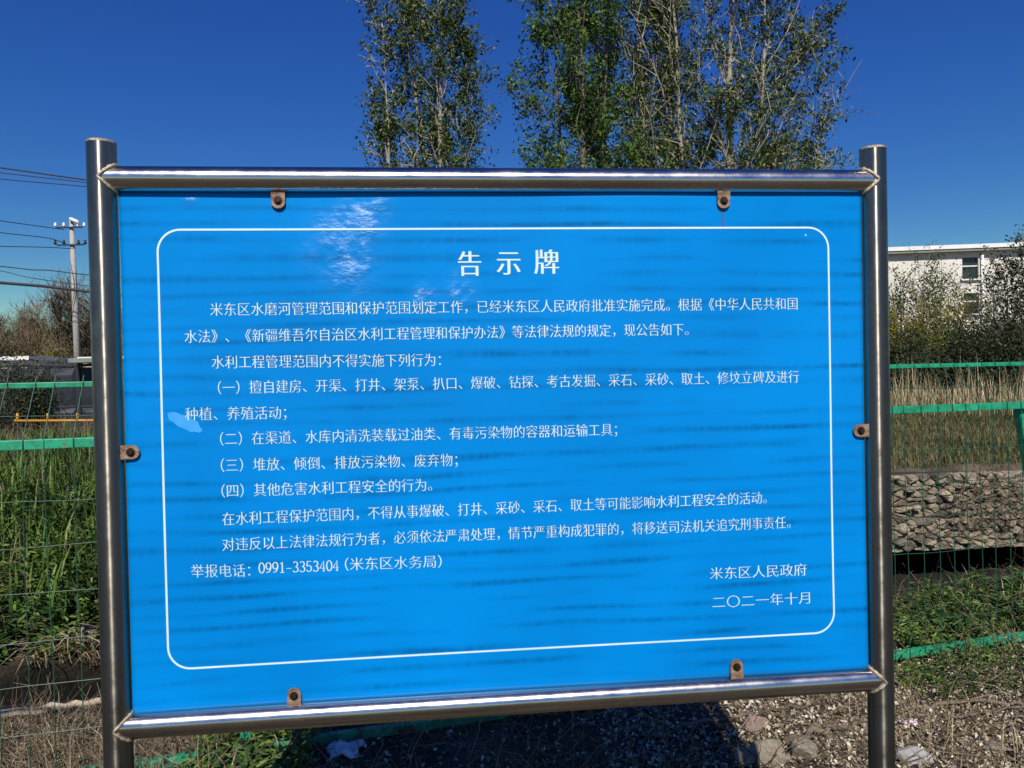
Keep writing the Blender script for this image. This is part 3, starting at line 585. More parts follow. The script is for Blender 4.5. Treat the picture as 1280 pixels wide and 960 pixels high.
# ================================================================ LEFT BACKGROUND
def bare_tree(px_, Y_, h, wd, label, seed, n=900, mat='bare', name='bare_tree', group='leafless trees beyond the metal wall'):
    r_ = np.random.default_rng(seed); g_ = ground_at(px_, Y_); t = thing(name, label, 'tree', tuple(g_), 0, group)
    tk = MB(); tw = MB(); P0, D0 = [], []
    for k in range(7):
        a = r_.uniform(0, 2*PI); d = np.array([math.cos(a)*0.55*wd/h*1.6, math.sin(a)*0.55*wd/h*1.6, 1]); q = [np.array([r_.normal(0, 0.15), r_.normal(0, 0.15), -0.1])]
        for j in range(8): d = d+r_.normal(0, 0.16, 3); d /= np.linalg.norm(d); q.append(q[-1]+d*h*r_.uniform(0.85, 1.05)/8)
        q = np.array(q); tk.tube(q, 0.10*np.linspace(1, 0.12, 9)*h/6, 6)
        for e in range(n//7):
            s = r_.uniform(1.2, 8); i_ = min(int(s), 7); b = q[i_]+(q[i_+1]-q[i_])*(s-i_); P0.append(b); dd = r_.normal(0, 1, 3)*np.array([wd/h*1.5, wd/h*1.5, 0.6])+np.array([0, 0, 0.3]); D0.append(dd/np.linalg.norm(dd))
    tk.build('trunk', 'bark', t, True)
    P0, D0 = np.array(P0), np.array(D0); v, f, pts = twigs(P0, D0, r_.uniform(0.5, 1.3, len(P0))*h/6, np.full(len(P0), 0.026), 4, 0.22); tw.addnp(v, f)
    for lv in (0.014, 0.012, 0.012):
        b = np.concatenate([pts[1], pts[2], pts[3], pts[4]]); d = rng.normal(0, 1, b.shape); d[:, 2] += 0.3; d /= np.linalg.norm(d, axis=1)[:, None]
        v, f, _ = twigs(b, d, r_.uniform(0.25, 0.8, len(b))*h/6, np.full(len(b), lv), 2, 0.3); tw.addnp(v, f)
    tw.build('crown', mat, t); return t
bare_tree(15, 44, 6.2, 6.4, 'low leafless bush tree at the far left edge, under the cables', 3)
bare_tree(70, 46, 8.0, 6.8, 'tallest leafless tree, right behind the concrete utility pole', 4, 1000)
bare_tree(108, 45, 7.4, 5.2, 'leafless tree just left of the sign post, right of the pole', 6, 800)
bare_tree(-30, 45, 7.0, 6.0, 'leafless tree half outside the left edge of the picture', 8, 800)
# metal sheet wall (yard gate)
W0, W1 = at(-60, 480, 17.5), at(135, 480, 18.2)
wall = thing('sheet_metal_wall', 'dark slate sheet metal yard wall in framed panels beyond the ditch', 'wall', (W0[0], W0[1], 0.45), math.atan2(W1[1]-W0[1], W1[0]-W0[0]))
wl = np.linalg.norm((W1-W0)[:2]); npan = 5; pw = wl/npan; zt = at(60, 457, 17.8)[2]-0.45
for k in range(npan):
    a, b = k*pw+0.05, (k+1)*pw-0.05
    pn = MB()
    for z0_, z1_ in ((-0.1, zt*0.34), (zt*0.36, zt-0.05)):   # pressed panel: raised pyramid field
        cx, cz = (a+b)/2, (z0_+z1_)/2; ix, iz = (b-a)*0.36, (z1_-z0_)*0.30
        pn.add([(a, 0, z0_), (b, 0, z0_), (b, 0, z1_), (a, 0, z1_), (cx-ix, -0.015, cz-iz), (cx+ix, -0.02, cz-iz), (cx+ix, -0.03, cz+iz), (cx-ix, -0.02, cz+iz)],
               [(0, 1, 5, 4), (1, 2, 6, 5), (2, 3, 7, 6), (3, 0, 4, 7), (4, 5, 6, 7)])
    pn.build('panel', 'slate', wall)
for k in range(npan+1): MB().box((k*pw, 0.02, zt/2-0.2), (0.10, 0.10, zt+0.6)).build('frame_post', 'slate', wall, bevel=0.006)
MB().box((wl/2, 0.02, zt), (wl, 0.11, 0.07)).build('top_rail', 'slate', wall, bevel=0.006)
MB().box((wl/2, 0.01, zt*0.35), (wl-0.02, 0.05, 0.05)).build('mid_rail', 'slate', wall, bevel=0.004)
a, b = at(86, 455, 17.6), at(140, 453, 17.8)
tag(MB().box(((a[0]+b[0])/2, (a[1]+b[1])/2+0.5, a[2]+0.08), (b[0]-a[0], 1.3, 0.11)).build('flat_roof_slab', 'cap', bevel=0.01), 'flat grey-green slab on top of the metal wall beside the pole', 'slab')
rl = thing('guard_rail', 'thin orange guard rail with short posts in front of the metal wall', 'railing', tuple(at(60, 526, 12)))
p0, p1, o0 = at(18, 526, 12), at(150, 525.5, 12), at(60, 526, 12)
MB().tube([p0-o0, p1-o0], 0.022, 8).build('rail', 'yellow', rl, True)
for q in (22, 60, 97, 134): b = at(q, 526, 12)-o0; pp = MB().tube([b+(0, 0, -0.02), b+(0, 0, 0.13)], 0.022, 8).build('post', 'yellow', rl, True); MB().tube([b+(0, 0, -0.7), b+(0, 0, -0.02)], 0.014, 8).build('leg', 'slate', pp, True)
# white low shed behind
a, b = at(-40, 455, 24), at(34, 450, 24)
sh = thing('low_shed', 'low white shed at the far left edge behind the metal wall', 'shed', (a[0], 24, 1.0))
MB().box(((b[0]-a[0])/2, 1.5, (b[2]-1.0)/2), (b[0]-a[0], 3, b[2]-1.0)).build('wall', 'white_wall', sh)
MB().box(((b[0]-a[0])/2, 1.45, b[2]-1.0+0.06), (b[0]-a[0]+0.3, 3.3, 0.12)).build('roof', 'trim', sh)
a, b = at(104, 452, 26), at(150, 449, 26)
sh = thing('low_shed', 'low white shed partly hidden behind the left sign post', 'shed', (a[0], 26, 1.0))
MB().box(((b[0]-a[0])/2, 1.5, (b[2]-1)/2), (b[0]-a[0], 3, b[2]-1)).build('wall', 'white_wall', sh); MB().box(((b[0]-a[0])/2, 1.5, b[2]-1+0.05), (b[0]-a[0]+0.3, 3.2, 0.1)).build('roof', 'trim', sh)
# evergreen bush over the wall
def bush(px_, Y_, h, wd, mat, label, seed, n=5000, leaf=0.07, name='shrub', cat='shrub', group=None, zoff=0, dome=0.6, lobes=9):
    r_ = np.random.default_rng(seed); g_ = ground_at(px_, Y_); g_[2] += zoff; t = thing(name, label, cat, tuple(g_), 0, group)
    st = MB(); cs = []
    for k in range(lobes):
        a = r_.uniform(0, 2*PI); rr = wd/2*math.sqrt(r_.uniform(0, 1)); zz_ = h*r_.uniform(0.25, 0.92)*(1-dome*(rr/(wd/2))**2); c = np.array([rr*math.cos(a), rr*math.sin(a), zz_]); cs.append(c)
        q = np.array([[0.1*math.cos(a), 0.1*math.sin(a), -0.1], c*np.array([0.4, 0.4, 0.55]), c*np.array([1, 1, 1.12])]); st.tube(q, [0.05*h/3, 0.03*h/3, 0.008], 5, cap=False)
    cs = np.array(cs); k = r_.integers(0, lobes, n); s = r_.uniform(0.5, 1.1, lobes)[k]*min(wd, h)*0.16
    c = cs[k]+r_.normal(0, 1, (n, 3))*s[:, None]*np.array([1, 1, 1.15]); c = c[c[:, 2] > 0.05]
    st.build('stems', 'bark', t); v, f = cards(c, leaf*r_.uniform(0.6, 1.4, len(c))); MB().addnp(v, f).build('crown', mat, t); return t
bush(4, 14, 1.75, 1.6, 'leaf_deep', 'dark evergreen bush in front of the metal wall at the left edge', 51, 14000, 0.055, zoff=-0.1, lobes=20)
bush(52, 26, 2.3, 2.6, 'leaf_yellow', 'yellowish bush behind the metal wall under the bare trees', 52, 2500, 0.09)
# utility pole
PB = at(98, 470, 40); ztp = at(95, 272, 40)[2]
pole = thing('utility_pole', 'tall grey concrete utility pole with crossarms left of the sign', 'utility pole', (PB[0], 40, 1.0)); hp = ztp-1.0
MB().tube([(0, 0, -0.3), (-0.06, 0, hp*0.5), (-0.12, 0, hp)], [0.18, 0.15, 0.105], 14).build('shaft', 'concrete', pole, True)
for zz_, w_ in ((hp-0.55, 1.25), (hp-1.45, 1.3)):
    ar = MB().bar((-0.12-w_/2*1.05, -0.16, zz_), (-0.12+w_/2, -0.16, zz_+0.03), 0.07, 0.07).build('crossarm', 'slate', pole)
    for xx in (-0.58, -0.25, 0.3, 0.55):
        MB().tube([(-0.12+xx*w_, -0.16, zz_+0.03), (-0.12+xx*w_, -0.16, zz_+0.10), (-0.12+xx*w_, -0.16, zz_+0.14), (-0.12+xx*w_, -0.16, zz_+0.26)], [0.03, 0.085, 0.06, 0.05], 8).build('insulator', 'porcelain' if zz_ > hp-1 else 'bolt', ar, True)
MB().tube([(-0.1, -0.2, hp-0.1), (0.25, -0.2, hp-0.25), (0.32, -0.2, hp-0.38)], [0.09, 0.1, 0.05], 8).build('top_fitting', 'porcelain', pole, True)
def cable(pts, Y0, Y1, r, label):
    n = len(pts); P = [at(x, y, Y0+(Y1-Y0)*i/(n-1)) for i, (x, y) in enumerate(pts)]
    t = np.linspace(0, n-1, 24); P = np.array(P); Q = np.stack([np.interp(t, range(n), P[:, j]) for j in range(3)], -1)
    k = np.ones(5)/5; Qs = Q.copy()
    for j in range(3): Qs[2:-2, j] = np.convolve(Q[:, j], k, 'valid')
    tag(MB().tube(Qs, r, 6).build('overhead_cable', 'cable', smooth=True), label, 'cable', 'overhead cables at the left')
cable([(-220, 180), (0, 209.5), (108, 225), (300, 250)], 34, 34, 0.035, 'topmost thick overhead cable at the upper left')
cable([(-220, 186), (0, 216), (108, 228), (300, 252)], 34, 34, 0.022, 'overhead cable just under the topmost thick one')
cable([(-220, 200), (0, 224), (108, 233), (300, 252)], 34, 34, 0.022, 'third overhead cable from the top at the left')
cable([(-220, 243), (0, 276), (80, 287)], 33, 39.8, 0.020, 'cable running to the upper crossarm of the pole')
cable([(-220, 262), (0, 291), (60, 297), (82, 304)], 33, 39.8, 0.020, 'cable running to the lower crossarm of the pole')
cable([(-220, 300), (0, 308), (60, 309), (92, 311)], 33, 39.8, 0.020, 'nearly level cable ending at the pole below both crossarms')
cable([(112, 289), (200, 312), (300, 330)], 39.8, 39.8, 0.020, 'cable leaving the pole to the right behind the sign post')
cable([(-200, 320), (0, 332), (42, 338), (60, 337), (113, 345), (250, 352)], 26, 26, 0.020, 'thin sagging cable above the thick black one')
cable([(-200, 310), (0, 337), (25, 345), (55, 350), (113, 358), (250, 372)], 26.3, 26.3, 0.014, 'thinnest slack cable crossing in front of the bare trees')
cable([(-200, 335), (0, 353.5), (60, 358), (113, 365), (250, 380)], 25, 25, 0.055, 'thick black overhead cable in front of the bare trees')

# ================================================================ RIGHT BACKGROUND
BY = 36.0; bl, brp = at(1040, 312, BY), at(1420, 290, BY-3)
ang = math.atan2(brp[1]-bl[1], brp[0]-bl[0]); blen = math.hypot(brp[0]-bl[0], brp[1]-bl[1])
bld = thing('white_building', 'white two-storey building with dark windows behind the shrubs on the right', 'building', (bl[0], bl[1], 0.7), ang)
bh = at(1190, 307, BY-1.2)[2]-0.7
ci, si = math.cos(ang), math.sin(ang)
def on_face(px_, py_):                                        # facade coordinates of a mark in the photo
    d = ray(px_, py_); nrm = np.array([-si, ci, 0]); t = ((bl-CAM)@nrm)/(d@nrm); p = CAM+d*t-np.array([bl[0], bl[1], 0.7]); return p[0]*ci+p[1]*si, p[2]
wins = []
for (xa, ya, xb, yb) in ((1203, 321, 1223, 349), (1205, 366, 1224, 392), (1295, 318, 1316, 346), (1297, 364, 1318, 391)):
    ua, za = on_face(xa, yb); ub, zb = on_face(xb, ya); wins.append((ua, ub, za, zb))
us = sorted({0, blen, *[q for w_ in wins for q in w_[:2]]}); zs_ = sorted({-0.5, bh-0.32, *[q for w_ in wins for q in w_[2:]]})
wmb = MB()
for ua, ub in zip(us[:-1], us[1:]):
    for za, zb in zip(zs_[:-1], zs_[1:]):
        cu_, cz_ = (ua+ub)/2, (za+zb)/2
        if any(w_[0] < cu_ < w_[1] and w_[2] < cz_ < w_[3] for w_ in wins): continue
        wmb.add([(ua, 0, za), (ub, 0, za), (ub, 0, zb), (ua, 0, zb)], [(0, 1, 2, 3)])
for (ua, ub, za, zb) in wins: wmb.add([(ua, 0, za), (ub, 0, za), (ub, 0, zb), (ua, 0, zb), (ua, 0.2, za), (ub, 0.2, za), (ub, 0.2, zb), (ua, 0.2, zb)], [(0, 1, 5, 4), (1, 2, 6, 5), (2, 3, 7, 6), (3, 0, 4, 7)])
wmb.add([(0, 0, -0.5), (0, 9, -0.5), (0, 9, bh-0.32), (0, 0, bh-0.32), (blen, 0, -0.5), (blen, 9, -0.5), (blen, 9, bh-0.32), (blen, 0, bh-0.32)], [(0, 1, 2, 3), (4, 7, 6, 5), (1, 5, 6, 2)])
wmb.build('wall', 'white_wall', bld)
rf = MB().box((blen/2, 4.4, bh-0.30), (blen+0.4, 9.5, 0.10)).build('roof', 'cap', bld); MB().box((blen/2, 4.4, bh-0.12), (blen+0.5, 9.6, 0.20)).build('parapet', 'trim', rf)
ua, _ = on_face(1272, 300); MB().box((ua+3.6, 3, bh+0.25), (4.2, 4, 0.55)).build('roof_box', 'trim', rf)
for (ua, ub, za, zb) in wins:
    wn = MB().box(((ua+ub)/2, 0.17, (za+zb)/2), (ub-ua, 0.02, zb-za)).build('window', 'glass', bld)
    MB().box(((ua+ub)/2, 0.13, za+(zb-za)*0.60), (ub-ua, 0.05, 0.06)).build('window_bar', 'trim', wn); MB().box(((ua+ub)/2, -0.06, za-0.04), (ub-ua+0.2, 0.16, 0.07)).build('sill', 'trim', wn)
ua, _ = on_face(1227, 350); MB().tube([(ua, -0.1, 0), (ua, -0.1, bh-0.5)], 0.07, 8).build('downpipe', 'trim', bld, True)
# shrubs and young trees in front of it
G = 'young trees in front of the white building'
for px_, Y_, h, ln, sd_, mt, lb in ((1128, 26, 4.5, 0.0, 61, 'leaf_dry', 'spindly young tree beside the right sign post'), (1152, 25, 4.7, 0.02, 62, 'leaf_dark', 'second young tree from the right sign post, dark leaves'),
        (1176, 26, 4.8, 0.01, 63, 'leaf_dark', 'young leaning tree left of the upper window'), (1246, 24, 4.2, 0.0, 64, 'leaf_dark', 'young tree just right of the building windows')):
    grow(ground_at(px_, Y_), [(0, 0, h, ln, 0, 0.06), (0.5, 0.1, h*0.86, 0.06, 0, 0.045), (-0.5, 0.1, h*0.8, -0.04, 0, 0.045)], mt, 'bark', lb, name='young_tree', seed=sd_, br_len=2.3, per=13, rise=1.2, leaf=0.10, spread=0.10, nbr=34, z0=0.15, group=G, bare=0.2)
grow(ground_at(1282, 18), [(0, 0, 3.9, 0.0, 0, 0.10), (0.6, 0.2, 4.3, 0.03, 0, 0.08), (-0.4, 0.1, 3.3, -0.03, 0, 0.07), (1.3, 0, 4.3, 0.05, 0, 0.09)], 'leaf_deep', 'bark', 'dark leafy tree at the right edge of the picture', name='broadleaf_tree', seed=66, br_len=2.7, per=26, rise=0.9, leaf=0.10, spread=0.12, nbr=44, z0=0.08)
G = 'shrubs beyond the ditch on the right'
for px_, Y_, h, wd, mt, sd_, n_, lb in (
        (1118, 21, 3.3, 2.2, 'leaf_yellow', 71, 5000, 'yellow-tinged shrub next to the right sign post'), (1148, 20, 2.9, 2.3, 'leaf_yellow', 72, 5200, 'golden shrub below the spindly young trees'),
        (1186, 21, 3.0, 2.4, 'leaf_yellow', 73, 5200, 'shrub with yellow tips left of the lower window'), (1222, 20, 2.2, 2.6, 'leaf_dry', 74, 5200, 'pale dry-leaved shrub under the building windows'),
        (1120, 17.2, 1.5, 2.2, 'leaf_deep', 75, 5500, 'low dark shrub behind the reeds beside the sign post'), (1160, 17.5, 1.55, 2.2, 'leaf_deep', 76, 5500, 'low dark shrub behind the reeds, second from the sign post'),
        (1200, 17.0, 1.5, 2.2, 'leaf_deep', 77, 5500, 'low dark shrub behind the reeds, third from the sign post'), (1245, 16.6, 1.7, 2.4, 'leaf_deep', 78, 6000, 'dark shrub at the foot of the right edge tree'), (1290, 16.2, 1.8, 2.4, 'leaf_deep', 79, 5000, 'dark shrub cut by the right edge of the picture'),
        (1085, 17.5, 1.6, 2.4, 'leaf_deep', 80, 4000, 'dark shrub mostly hidden by the right sign post')):
    bush(px_, Y_, h, wd, mt, lb, sd_, int(n_*2.6), 0.08, group=G, lobes=18)

# ---------------------------------------------------------------- stone retaining wall on the far bank
sw = thing('stone_wall', 'dry stone retaining wall on the far bank of the ditch', 'retaining wall')
xa, xb = 5.2, 9.4
def wally(x): return far_toe(x)-0.75
def wtop(x): return 0.10-0.035*(x-5)
def wbot(x): return -0.86-0.02*(x-5)
bkm = MB(); uu = np.linspace(xa, xb, 20)
v = np.concatenate([np.stack([uu, wally(uu)+0.16, wbot(uu)+0.05], -1), np.stack([uu, wally(uu)+0.16, wtop(uu)-0.06], -1), np.stack([uu, far_toe(uu)+0.3, wtop(uu)-0.03], -1), np.stack([uu, far_toe(uu)+0.1, wbot(uu)+0.05], -1)])
bkm.add(v, [(k*20+i, k*20+i+1, ((k+1) % 4)*20+i+1, ((k+1) % 4)*20+i) for k in range(4) for i in range(19)]).build('rubble_core', 'mortar', sw)
import bmesh
def rock_mesh(name, seed, sub=1, amp=0.16, flat=(1, 1, 1), box=0.0):
    r_ = np.random.default_rng(seed); bm = bmesh.new(); pl = [(q_/np.linalg.norm(q_), r_.uniform(0.30, 0.44)) for q_ in r_.normal(0, 1, (7, 3))]; bmesh.ops.create_icosphere(bm, subdivisions=sub, radius=0.5)
    for vv_ in bm.verts:
        c_ = np.array(vv_.co); m_ = np.abs(c_).max(); c_ = c_*(1-box)+c_/m_*0.46*box
        for nn_, dd_ in pl:
            e_ = c_ @ nn_-dd_
            if e_ > 0: c_ = c_-nn_*e_
        c_ = c_*(1+r_.normal(0, amp))*np.array(flat); vv_.co = c_
    me = bpy.data.meshes.new(name); bm.to_mesh(me); bm.free(); return me
rs = np.random.default_rng(77); AS = 1.55                      # cells of a random tessellation, wider than tall
seeds = []
tries = 0
while len(seeds) < 290 and tries < 30000:
    tries += 1
    c_ = np.array([rs.uniform(xa, xb), rs.uniform(-0.92, 0.10)*AS])
    if all(np.hypot(*(c_-q)) > rs.choice((0.075, 0.11, 0.17)) for q in seeds): seeds.append(c_)
seeds = np.array(seeds)
def clip(poly, n_, d_):
    out = []
    for i in range(len(poly)):
        p_, q_ = poly[i], poly[(i+1) % len(poly)]; a_, b_ = p_@n_-d_, q_@n_-d_
        if a_ <= 0: out.append(p_)
        if (a_ < 0) != (b_ < 0): out.append(p_+(q_-p_)*a_/(a_-b_))
    return out
for i, c_ in enumerate(seeds):
    poly = [np.array(q) for q in ((xa, -0.93*AS), (xb, -0.93*AS), (xb, 0.12*AS), (xa, 0.12*AS))]
    for j in np.argsort(((seeds-c_)**2).sum(1))[1:22]:
        n_ = seeds[j]-c_; poly = clip(poly, n_, ((seeds[j]+c_)/2)@n_)
        if len(poly) < 3: break
    if len(poly) < 3: continue
    poly = np.array(poly)/np.array([1, AS]); cc = poly.mean(0); pr = poly-cc
    e_ = 0.5*(pr+np.roll(pr, -1, 0)); pr = np.stack([pr*0.92, e_*0.99], 1).reshape(-1, 2); m_ = len(pr)          # rounded corners
    pr = pr*(1+rs.normal(0, 0.035, (m_, 1))); y0_ = rs.uniform(-0.045, 0.05); tilt = rs.normal(0, 0.22, 2)
    v_ = []
    for sc_, yy_ in ((0.94, 0.16), (0.95, 0.05), (0.82, 0.012), (0.45, 0.0)):
        q_ = pr*sc_; v_.append(np.stack([q_[:, 0], y0_+yy_+q_@tilt+rs.normal(0, 0.006, m_)*(yy_ < 0.1), q_[:, 1]], -1))
    v_ = np.concatenate(v_+[np.array([[0, y0_-0.004, 0]])])
    f_ = [(k*m_+j_, k*m_+(j_+1) % m_, (k+1)*m_+(j_+1) % m_, (k+1)*m_+j_) for k in range(3) for j_ in range(m_)]+[(3*m_+j_, 3*m_+(j_+1) % m_, 4*m_) for j_ in range(m_)]
    o = MB().add(v_, f_).build('stone', 'stone', sw); o.location = (cc[0], float(wally(cc[0])), cc[1]-0.02*(cc[0]-5))

# ================================================================ GROUND COVER (uncountable)
def stuff(name, mat, label, parts):
    mb = MB()
    for v, f in parts: mb.addnp(v, f) if len(v) else None
    return tag(mb.build(name, mat), label, None, kind='stuff')
U = rng.uniform
# left bank: broad grass and leafy weeds
dl = lambda x, y: (y > far_toe(x)+0.12) & (x > -0.62*(y+1.9)-0.9) & (x < -0.36*(y+1.9)+0.4)
b1 = scatter(15000, -7, -0.5, 3.6, 9.5, dl); k = U(0, 1, len(b1)) < np.clip((b1[:, 1]-far_toe(b1[:, 0])-0.3)/1.6, 0.25, 1); b1 = b1[k & (b1[:, 2] > -0.38)]
p = blades(b1, U(0.22, 0.62, len(b1)), U(0.009, 0.030, len(b1)), U(0.05, 0.9, len(b1)))
b2 = scatter(3400, -7, -0.5, 3.6, 6.6, dl); b2 = b2[b2[:, 2] > -0.45]
q = leafy_plants(b2, U(0.08, 0.40, len(b2)), 12, 0.095, 0.42)
stuff('bank_weeds', 'weed', 'lush green grass and broad weeds covering the left bank behind the fence', [p, q])
b3 = scatter(5200, -9.5, -1.0, 6.6, 14.5, lambda x, y: (x > -0.62*(y+1.9)-0.9) & (x < -0.36*(y+1.9)+0.4))
dd = rng.normal(0, 1, b3.shape); dd[:, 2] = np.abs(dd[:, 2])+0.2; dd /= np.linalg.norm(dd, axis=1)[:, None]
v, f, _ = twigs(b3, dd, U(0.25, 0.65, len(b3)), np.full(len(b3), 0.006), 3, 0.3)
stuff('dry_scrub', 'bare', 'tangle of dry brown stalks at the top of the left bank', [(v, f)])
b4 = scatter(4500, -4.5, -1.2, 3.8, 5.4, lambda x, y: (y > far_toe(x)+0.3) & (y < far_toe(x)+1.5))
b15 = scatter(1500, -7, -0.8, 3.8, 8.5, dl); b15 = b15[b15[:, 2] > -0.4]
stuff('dry_bank_grass', 'straw_dim', 'dry stalks standing among the green weeds of the left bank', [blades(b15, U(0.25, 0.7, len(b15)), U(0.005, 0.012, len(b15)), U(0.05, 0.8, len(b15)))])
h4 = rng.normal(-1.2, 0.7, len(b4)); b4[:, 2] += 0.02
stuff('dead_grass_mat', 'straw', 'matted pale dead grass low on the left bank', [blades(b4[bumps(b4[:, 0], b4[:, 1], 2.5) > 0.05], U(0.15, 0.4, len(b4))[bumps(b4[:, 0], b4[:, 1], 2.5) > 0.05], U(0.006, 0.014, len(b4))[bumps(b4[:, 0], b4[:, 1], 2.5) > 0.05], U(0.9, 1.6, len(b4))[bumps(b4[:, 0], b4[:, 1], 2.5) > 0.05], head=h4[bumps(b4[:, 0], b4[:, 1], 2.5) > 0.05])])
# near bank: twig and straw litter on both sides of the fence
nb = lambda x, y: y < near_edge(x)+0.25
b5 = scatter(9000, -3.6, 5.2, 0.7, 3.6, nb); d5 = rng.normal(0, 1, b5.shape)*np.array([1, 1, 0.35]); d5[:, 2] = np.abs(d5[:, 2]); d5 /= np.linalg.norm(d5, axis=1)[:, None]; b5[:, 2] += 0.005
v, f, _ = twigs(b5, d5, U(0.08, 0.38, len(b5)), U(0.0015, 0.004, len(b5)), 3, 0.3)
stuff('twig_litter', 'bare', 'tangled dry twigs littering the ground along the fence', [(v, f)])
b6 = scatter(42000, -3.6, 5.2, 0.6, 3.5, lambda x, y: nb(x, y) & (bumps(x*1.0, y, 2.0)+U(-0.3, 0.3, len(x)) > -0.1)); b6[:, 2] += U(0.004, 0.02, len(b6))
b6b = scatter(30000, 0.5, 4.2, 0.8, 2.5, nb); b6b[:, 2] += U(0.003, 0.012, len(b6b)); b6 = np.concatenate([b6, b6b])
stuff('leaf_litter', 'litter', 'small pale dead leaves and chips strewn on the ground', [cards(b6, 0.007+0.024*U(0, 1, len(b6))**2, 1.2, 0.62)])
b7 = scatter(5200, -3.6, 5.4, 0.9, 3.6, lambda x, y: nb(x, y) & ((x < -0.8) | (x > 1.7)) & (bumps(x, y, 2.3)+U(-0.25, 0.25, len(x)) > -0.12))
stuff('dry_grass', 'straw', 'thin dry grass growing along the fence', [blades(b7, U(0.06, 0.24, len(b7)), U(0.002, 0.0055, len(b7)), U(0.2, 1.4, len(b7)))])
b8 = scatter(2300, 1.9, 5.6, 2.0, 3.9, lambda x, y: (y > 1.72+0.168*x) & (y < near_edge(x)-0.05))
b9 = scatter(260, -1.25, -0.75, 1.0, 1.75, nb); b10 = scatter(420, 2.1, 4.2, 1.55, 2.2, lambda x, y: (y < 1.62+0.168*x))
b8b = scatter(1500, 1.9, 5.6, 2.0, 3.9, lambda x, y: (y > 1.8+0.168*x) & (y < near_edge(x)+0.0))
stuff('fence_weeds', 'weed', 'green leafy weeds growing along the fence', [leafy_plants(b8, U(0.05, 0.17, len(b8)), 12, 0.075, 0.30), leafy_plants(b9, U(0.04, 0.16, len(b9)), 9, 0.07, 0.4), leafy_plants(b10, U(0.05, 0.16, len(b10)), 12, 0.05, 0.25),
    blades(b8b, U(0.06, 0.2, len(b8b)), U(0.003, 0.008, len(b8b)), U(0.2, 1.0, len(b8b)))])
b14 = scatter(2600, -2.6, -1.05, 0.9, 2.05, lambda x, y: y < near_edge(x)+0.2); d14 = rng.normal(0, 1, b14.shape)*np.array([1, 1, 0.9]); d14[:, 2] = np.abs(d14[:, 2])+0.1; d14 /= np.linalg.norm(d14, axis=1)[:, None]
v, f, _ = twigs(b14, d14, U(0.1, 0.34, len(b14)), U(0.0012, 0.003, len(b14)), 4, 0.4)
stuff('dry_stalks', 'straw_dim', 'grey-brown tangle of dead stalks at the lower left', [(v, f)])
# far bank right: reeds and grass
fr = lambda x, y: (x > 0.5*(y+1.9)) & (x < 0.95*(y+1.9))
b11 = scatter(30000, 4, 16, 8.3, 15.5, lambda x, y: fr(x, y) & (y > far_toe(x)+0.1))
stuff('bank_grass', 'grass', 'short olive grass on the far bank above the stone wall', [blades(b11, U(0.08, 0.26, len(b11)), U(0.008, 0.018, len(b11)), U(0.2, 1.0, len(b11)))])
b12 = scatter(4600, 5, 18, 13.2, 16.2, fr)
stuff('reeds', 'straw', 'pale dry reeds standing in front of the dark shrubs', [blades(b12, (0.28+0.75*U(0, 1, len(b12))**3)*(0.8+0.4*(bumps(b12[:, 0], b12[:, 1], 3.0) > 0)), U(0.008, 0.018, len(b12)), U(0.03, 0.45, len(b12)), curl=0.6)])
b13 = scatter(700, 6.2, 9, 7.2, 8.9); b13 = b13[:260]; b13[:, 2] = wtop(b13[:, 0])-U(0, 0.6, len(b13)); b13[:, 1] = wally(b13[:, 0])-0.12; b13[:, 0] += 0.6
d13 = rng.normal(0, 1, b13.shape)*np.array([1, 0.3, 0.8]); d13 /= np.linalg.norm(d13, axis=1)[:, None]
v, f, _ = twigs(b13, d13, U(0.3, 0.8, len(b13)), np.full(len(b13), 0.006), 4, 0.35)
stuff('hanging_roots', 'bare', 'dry roots and stalks trailing over the stone wall', [(v, f)])

# ================================================================ SINGLE THINGS ON THE GROUND
def on_ground(px_, py_, zoff=0.0):
    d = ray(px_, py_); t = 1.0
    for _ in range(4000):
        p = CAM+d*t
        if p[2] <= float(H(p[0], p[1])): break
        t += 0.004
    return np.array([p[0], p[1], float(H(p[0], p[1]))+zoff])
def branch(pix, r0, r1, label, name='fallen_branch', mat='wood', lift_=0.02, group='fallen branches on the ground', cat='branch'):
    P = np.array([on_ground(*q) for q in pix]); n = len(P); t = np.linspace(0, n-1, 14); Q = np.stack([np.interp(t, range(n), P[:, j]) for j in range(3)], -1)
    Q += rng.normal(0, 0.008, Q.shape); Q[:, 2] += lift_
    tag(MB().tube(Q, np.linspace(r0, r1, 14), 8).build(name, mat, smooth=True), label, cat, group)
branch([(-60, 915), (30, 905), (90, 897), (150, 890)], 0.028, 0.022, 'pale log lying along the ditch edge left of the sign', 'log', 'log', 0.085, group='fallen branches on the ground')
branch([(850, 912), (900, 905), (960, 893), (1010, 888)], 0.009, 0.005, 'thin curved branch right of the sign shadow')
branch([(985, 930), (1030, 920), (1075, 908)], 0.016, 0.012, 'thick stick beside the tan rocks under the lower rail')
branch([(1120, 893), (1180, 885), (1240, 880), (1300, 884)], 0.011, 0.007, 'brown branch on the ground below the chipped rail')
branch([(1180, 905), (1240, 896), (1320, 880)], 0.007, 0.004, 'grey stick lying at the lower right edge')
branch([(1230, 935), (1262, 912), (1290, 890)], 0.007, 0.004, 'thin twig leaning at the lower right corner')
branch([(-30, 960), (10, 930), (45, 905), (70, 880)], 0.007, 0.004, 'thin dead stalk lying across the log at the left')
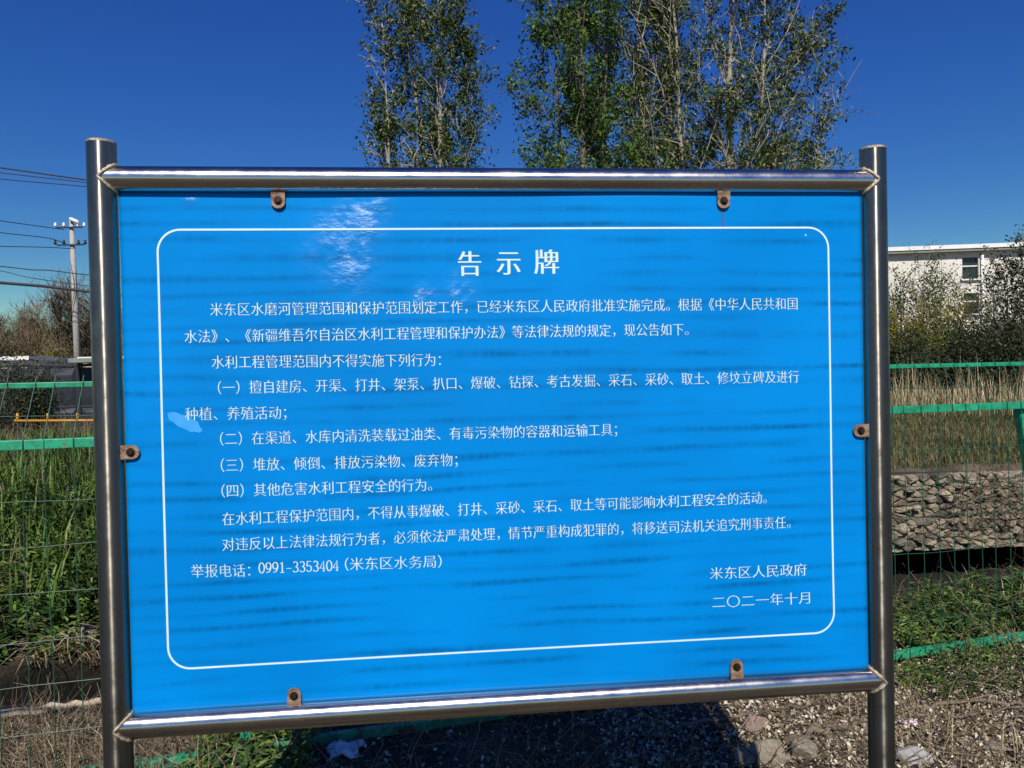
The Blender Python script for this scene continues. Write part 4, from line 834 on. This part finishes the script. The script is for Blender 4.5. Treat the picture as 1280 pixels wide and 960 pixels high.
def rock(px_, py_, size, mat, label, seed, flat=(1, 0.8, 0.7), name='rock', box=0.3, rz=0.0, cat='rock', group='loose stones on the ground'):
    me = rock_mesh(name, seed, 3, 0.025, flat, box); o = obj(name, me, mat); p = on_ground(px_, py_)
    o.location = (p[0], p[1], p[2]+size*flat[2]*0.28); o.scale = (size,)*3; o.rotation_euler = (random.gauss(0, 0.1), random.gauss(0, 0.1), rz); tag(o, label, cat, group)
rock(942, 912, 0.13, 'brick', 'reddish broken brick right of the sign shadow', 201, (0.95, 0.6, 0.75), 'broken_brick', 0.8, 0.3, 'brick')
rock(962, 950, 0.17, 'rock', 'large tan rock at the bottom edge below the brick', 202, rz=0.5)
rock(1005, 945, 0.14, 'rock', 'tan rock left of the right sign post', 203, rz=1.2)
rock(930, 952, 0.10, 'rock', 'small tan rock touching the sign shadow', 204, rz=2.0)
rock(1141, 950, 0.15, 'concrete', 'flat grey concrete lump right of the right sign post', 205, (1.0, 0.8, 0.45), 'concrete_lump', 0.6, 0.2, 'concrete')
rock(1245, 938, 0.09, 'rock', 'flat tan stone in the lower right corner', 206, (1.2, 0.8, 0.4))
rock(105, 800, 0.22, 'rock', 'pale stone lump low on the left bank', 207, (1.2, 0.8, 0.6))
def film(px_, py_, s, mat, name, label, seed):
    r_ = np.random.default_rng(seed); n = 12; a, b = np.meshgrid(np.linspace(-1, 1, n), np.linspace(-1, 1, n)); zz_ = 0.45*np.exp(-(a**2+b**2)*1.2)+0.12*np.sin(5*a+2*b+seed)+0.10*np.sin(6*b-3*a)+r_.normal(0, 0.05, a.shape)
    ii_ = np.arange(n*n).reshape(n, n); o = MB().addnp(np.stack([a*s*(1+0.2*np.sin(3*b)), b*s*0.8*(1+0.2*np.sin(4*a)), np.maximum(zz_, 0.02)*s*1.1], -1), np.stack([ii_[:-1, :-1], ii_[:-1, 1:], ii_[1:, 1:], ii_[1:, :-1]], -1).reshape(-1, 4)).build(name, mat, smooth=True)
    o.location = on_ground(px_, py_, 0.01); tag(o, label, 'litter'); md = o.modifiers.new('thickness', 'SOLIDIFY'); md.thickness = 0.0008
film(432, 943, 0.075, 'plastic', 'plastic_bag', 'crumpled white plastic bag in the shadow of the sign', 3)
film(1138, 908, 0.035, 'pink', 'plastic_scrap', 'small pink plastic scrap right of the right sign post', 5)
